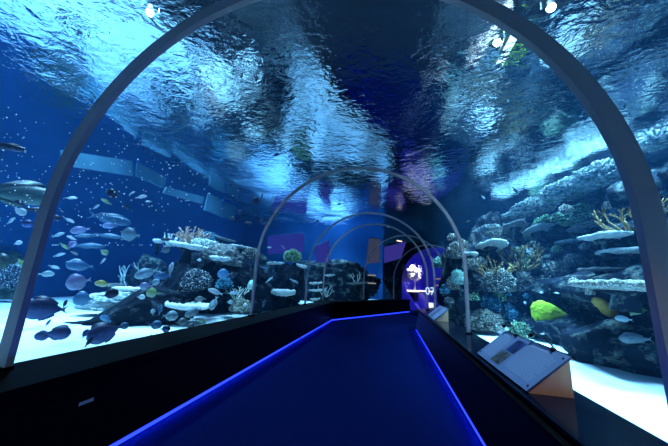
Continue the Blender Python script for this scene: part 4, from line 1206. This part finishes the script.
def linear_lamp(p0, p1, label):
    c = (p0+p1)/2; root = empty('linear_lamp', c); v = (p1-p0)/2
    x = v.normalized().cross(Vector((0, 0, 1)))*0.09
    mb = MB(); mb.add([-v-x, v-x, v+x, -v+x, -v-x*0.7+Vector((0,0,0.1)), v-x*0.7+Vector((0,0,0.1)), v+x*0.7+Vector((0,0,0.1)), -v+x*0.7+Vector((0,0,0.1))],
                      [(0,1,2,3),(7,6,5,4),(0,4,5,1),(1,5,6,2),(2,6,7,3),(3,7,4,0)])
    mb.build('housing', M['lamphousing'], root)
    mb = MB(); mb.tube([-v*0.97+Vector((0,0,-0.03)), v*0.97+Vector((0,0,-0.03))], 0.05, 10); mb.build('tube', M['tubeface'], root, True)
    for k in (-0.8, 0.8):
        mb = MB(); mb.tube([v*k+Vector((0,0,0.1)), v*k+Vector((0,0,9.0-c.z))], 0.008, 6); mb.build('cable', M['lamphousing'], root)
    tag(root, label, 'lamp', 'lamps glittering through the waves')
linear_lamp(Vector((2.15, 3.5, 4.5)), Vector((2.1, 5.6, 4.5)), 'long white lamp glittering through the waves over the right tank, nearer one')
linear_lamp(Vector((1.8, 6.2, 4.5)), Vector((1.7, 9.2, 4.5)), 'long white lamp glittering through the waves over the right tank, farther one')
W = (0.38, 0.76, 1.0)
def flood(x, y, z, e0, spot=70, size=0.35, tx=None, ty=None, col=W):
    e = e0*1.25
    light('tank_spot', 'SPOT', (x, y, z), e, col, size, (tx if tx is not None else x, ty if ty is not None else y, 0), spot=radians(spot), blend=0.6)
flood(-4.0, 3.2, 7.5, 5200)
flood(-6.5, 6.0, 7.5, 5200)
flood(-7.5, 2.5, 7.5, 4200)
flood(-3.4, 7.5, 7.5, 3200)
flood(-4.5, -1.5, 7.5, 3600)
flood(2.9, 2.2, 7.5, 3600)
flood(4.2, 6.2, 7.5, 6500)
flood(4.0, 10.0, 7.5, 5000)
flood(-3.0, 11.5, 7.5, 1600)
flood(4.0, -2.0, 7.5, 1800)
flood(-4.2, 15.5, 7.5, 9000)
flood(-3.0, 18.3, 7.5, 6000, 50)
flood(0.9, 17.5, 7.5, 6000, 45)
flood(2.3, 7.0, 7.5, 3600, 38)
flood(2.4, 4.4, 7.5, 3000, 40)
flood(2.5, 2.6, 7.5, 2000, 40)
flood(5.2, 14.5, 7.5, 900)
flood(5.4, 4.6, 7.5, 5500)

light('panel_spot', 'SPOT', (0.95, -0.3, 2.1), 26, (1, 0.72, 0.45), 0.05, (1.4, 1.87, 0.6), spot=radians(16), blend=0.8)
# faint ambient light of the hall above
w = bpy.data.worlds.new('world'); scene.world = w; w.use_nodes = True
bg = w.node_tree.nodes['Background']; bg.inputs['Color'].default_value = (0.03, 0.10, 0.35, 1); bg.inputs['Strength'].default_value = 0.25

# ------------------------------------------------------------------ view
vs_ = scene.view_settings
scene.display_settings.display_device = 'sRGB'
vs_.view_transform = 'Standard'; vs_.look = 'None'; vs_.gamma = 1.0; vs_.use_curve_mapping = False
vs_.exposure = 0.22
scene.cycles.transparent_max_bounces = 16
scene.cycles.max_bounces = 8
scene.cycles.glossy_bounces = 3
scene.cycles.diffuse_bounces = 2
scene.cycles.volume_bounces = 0
scene.cycles.sample_clamp_indirect = 4.0
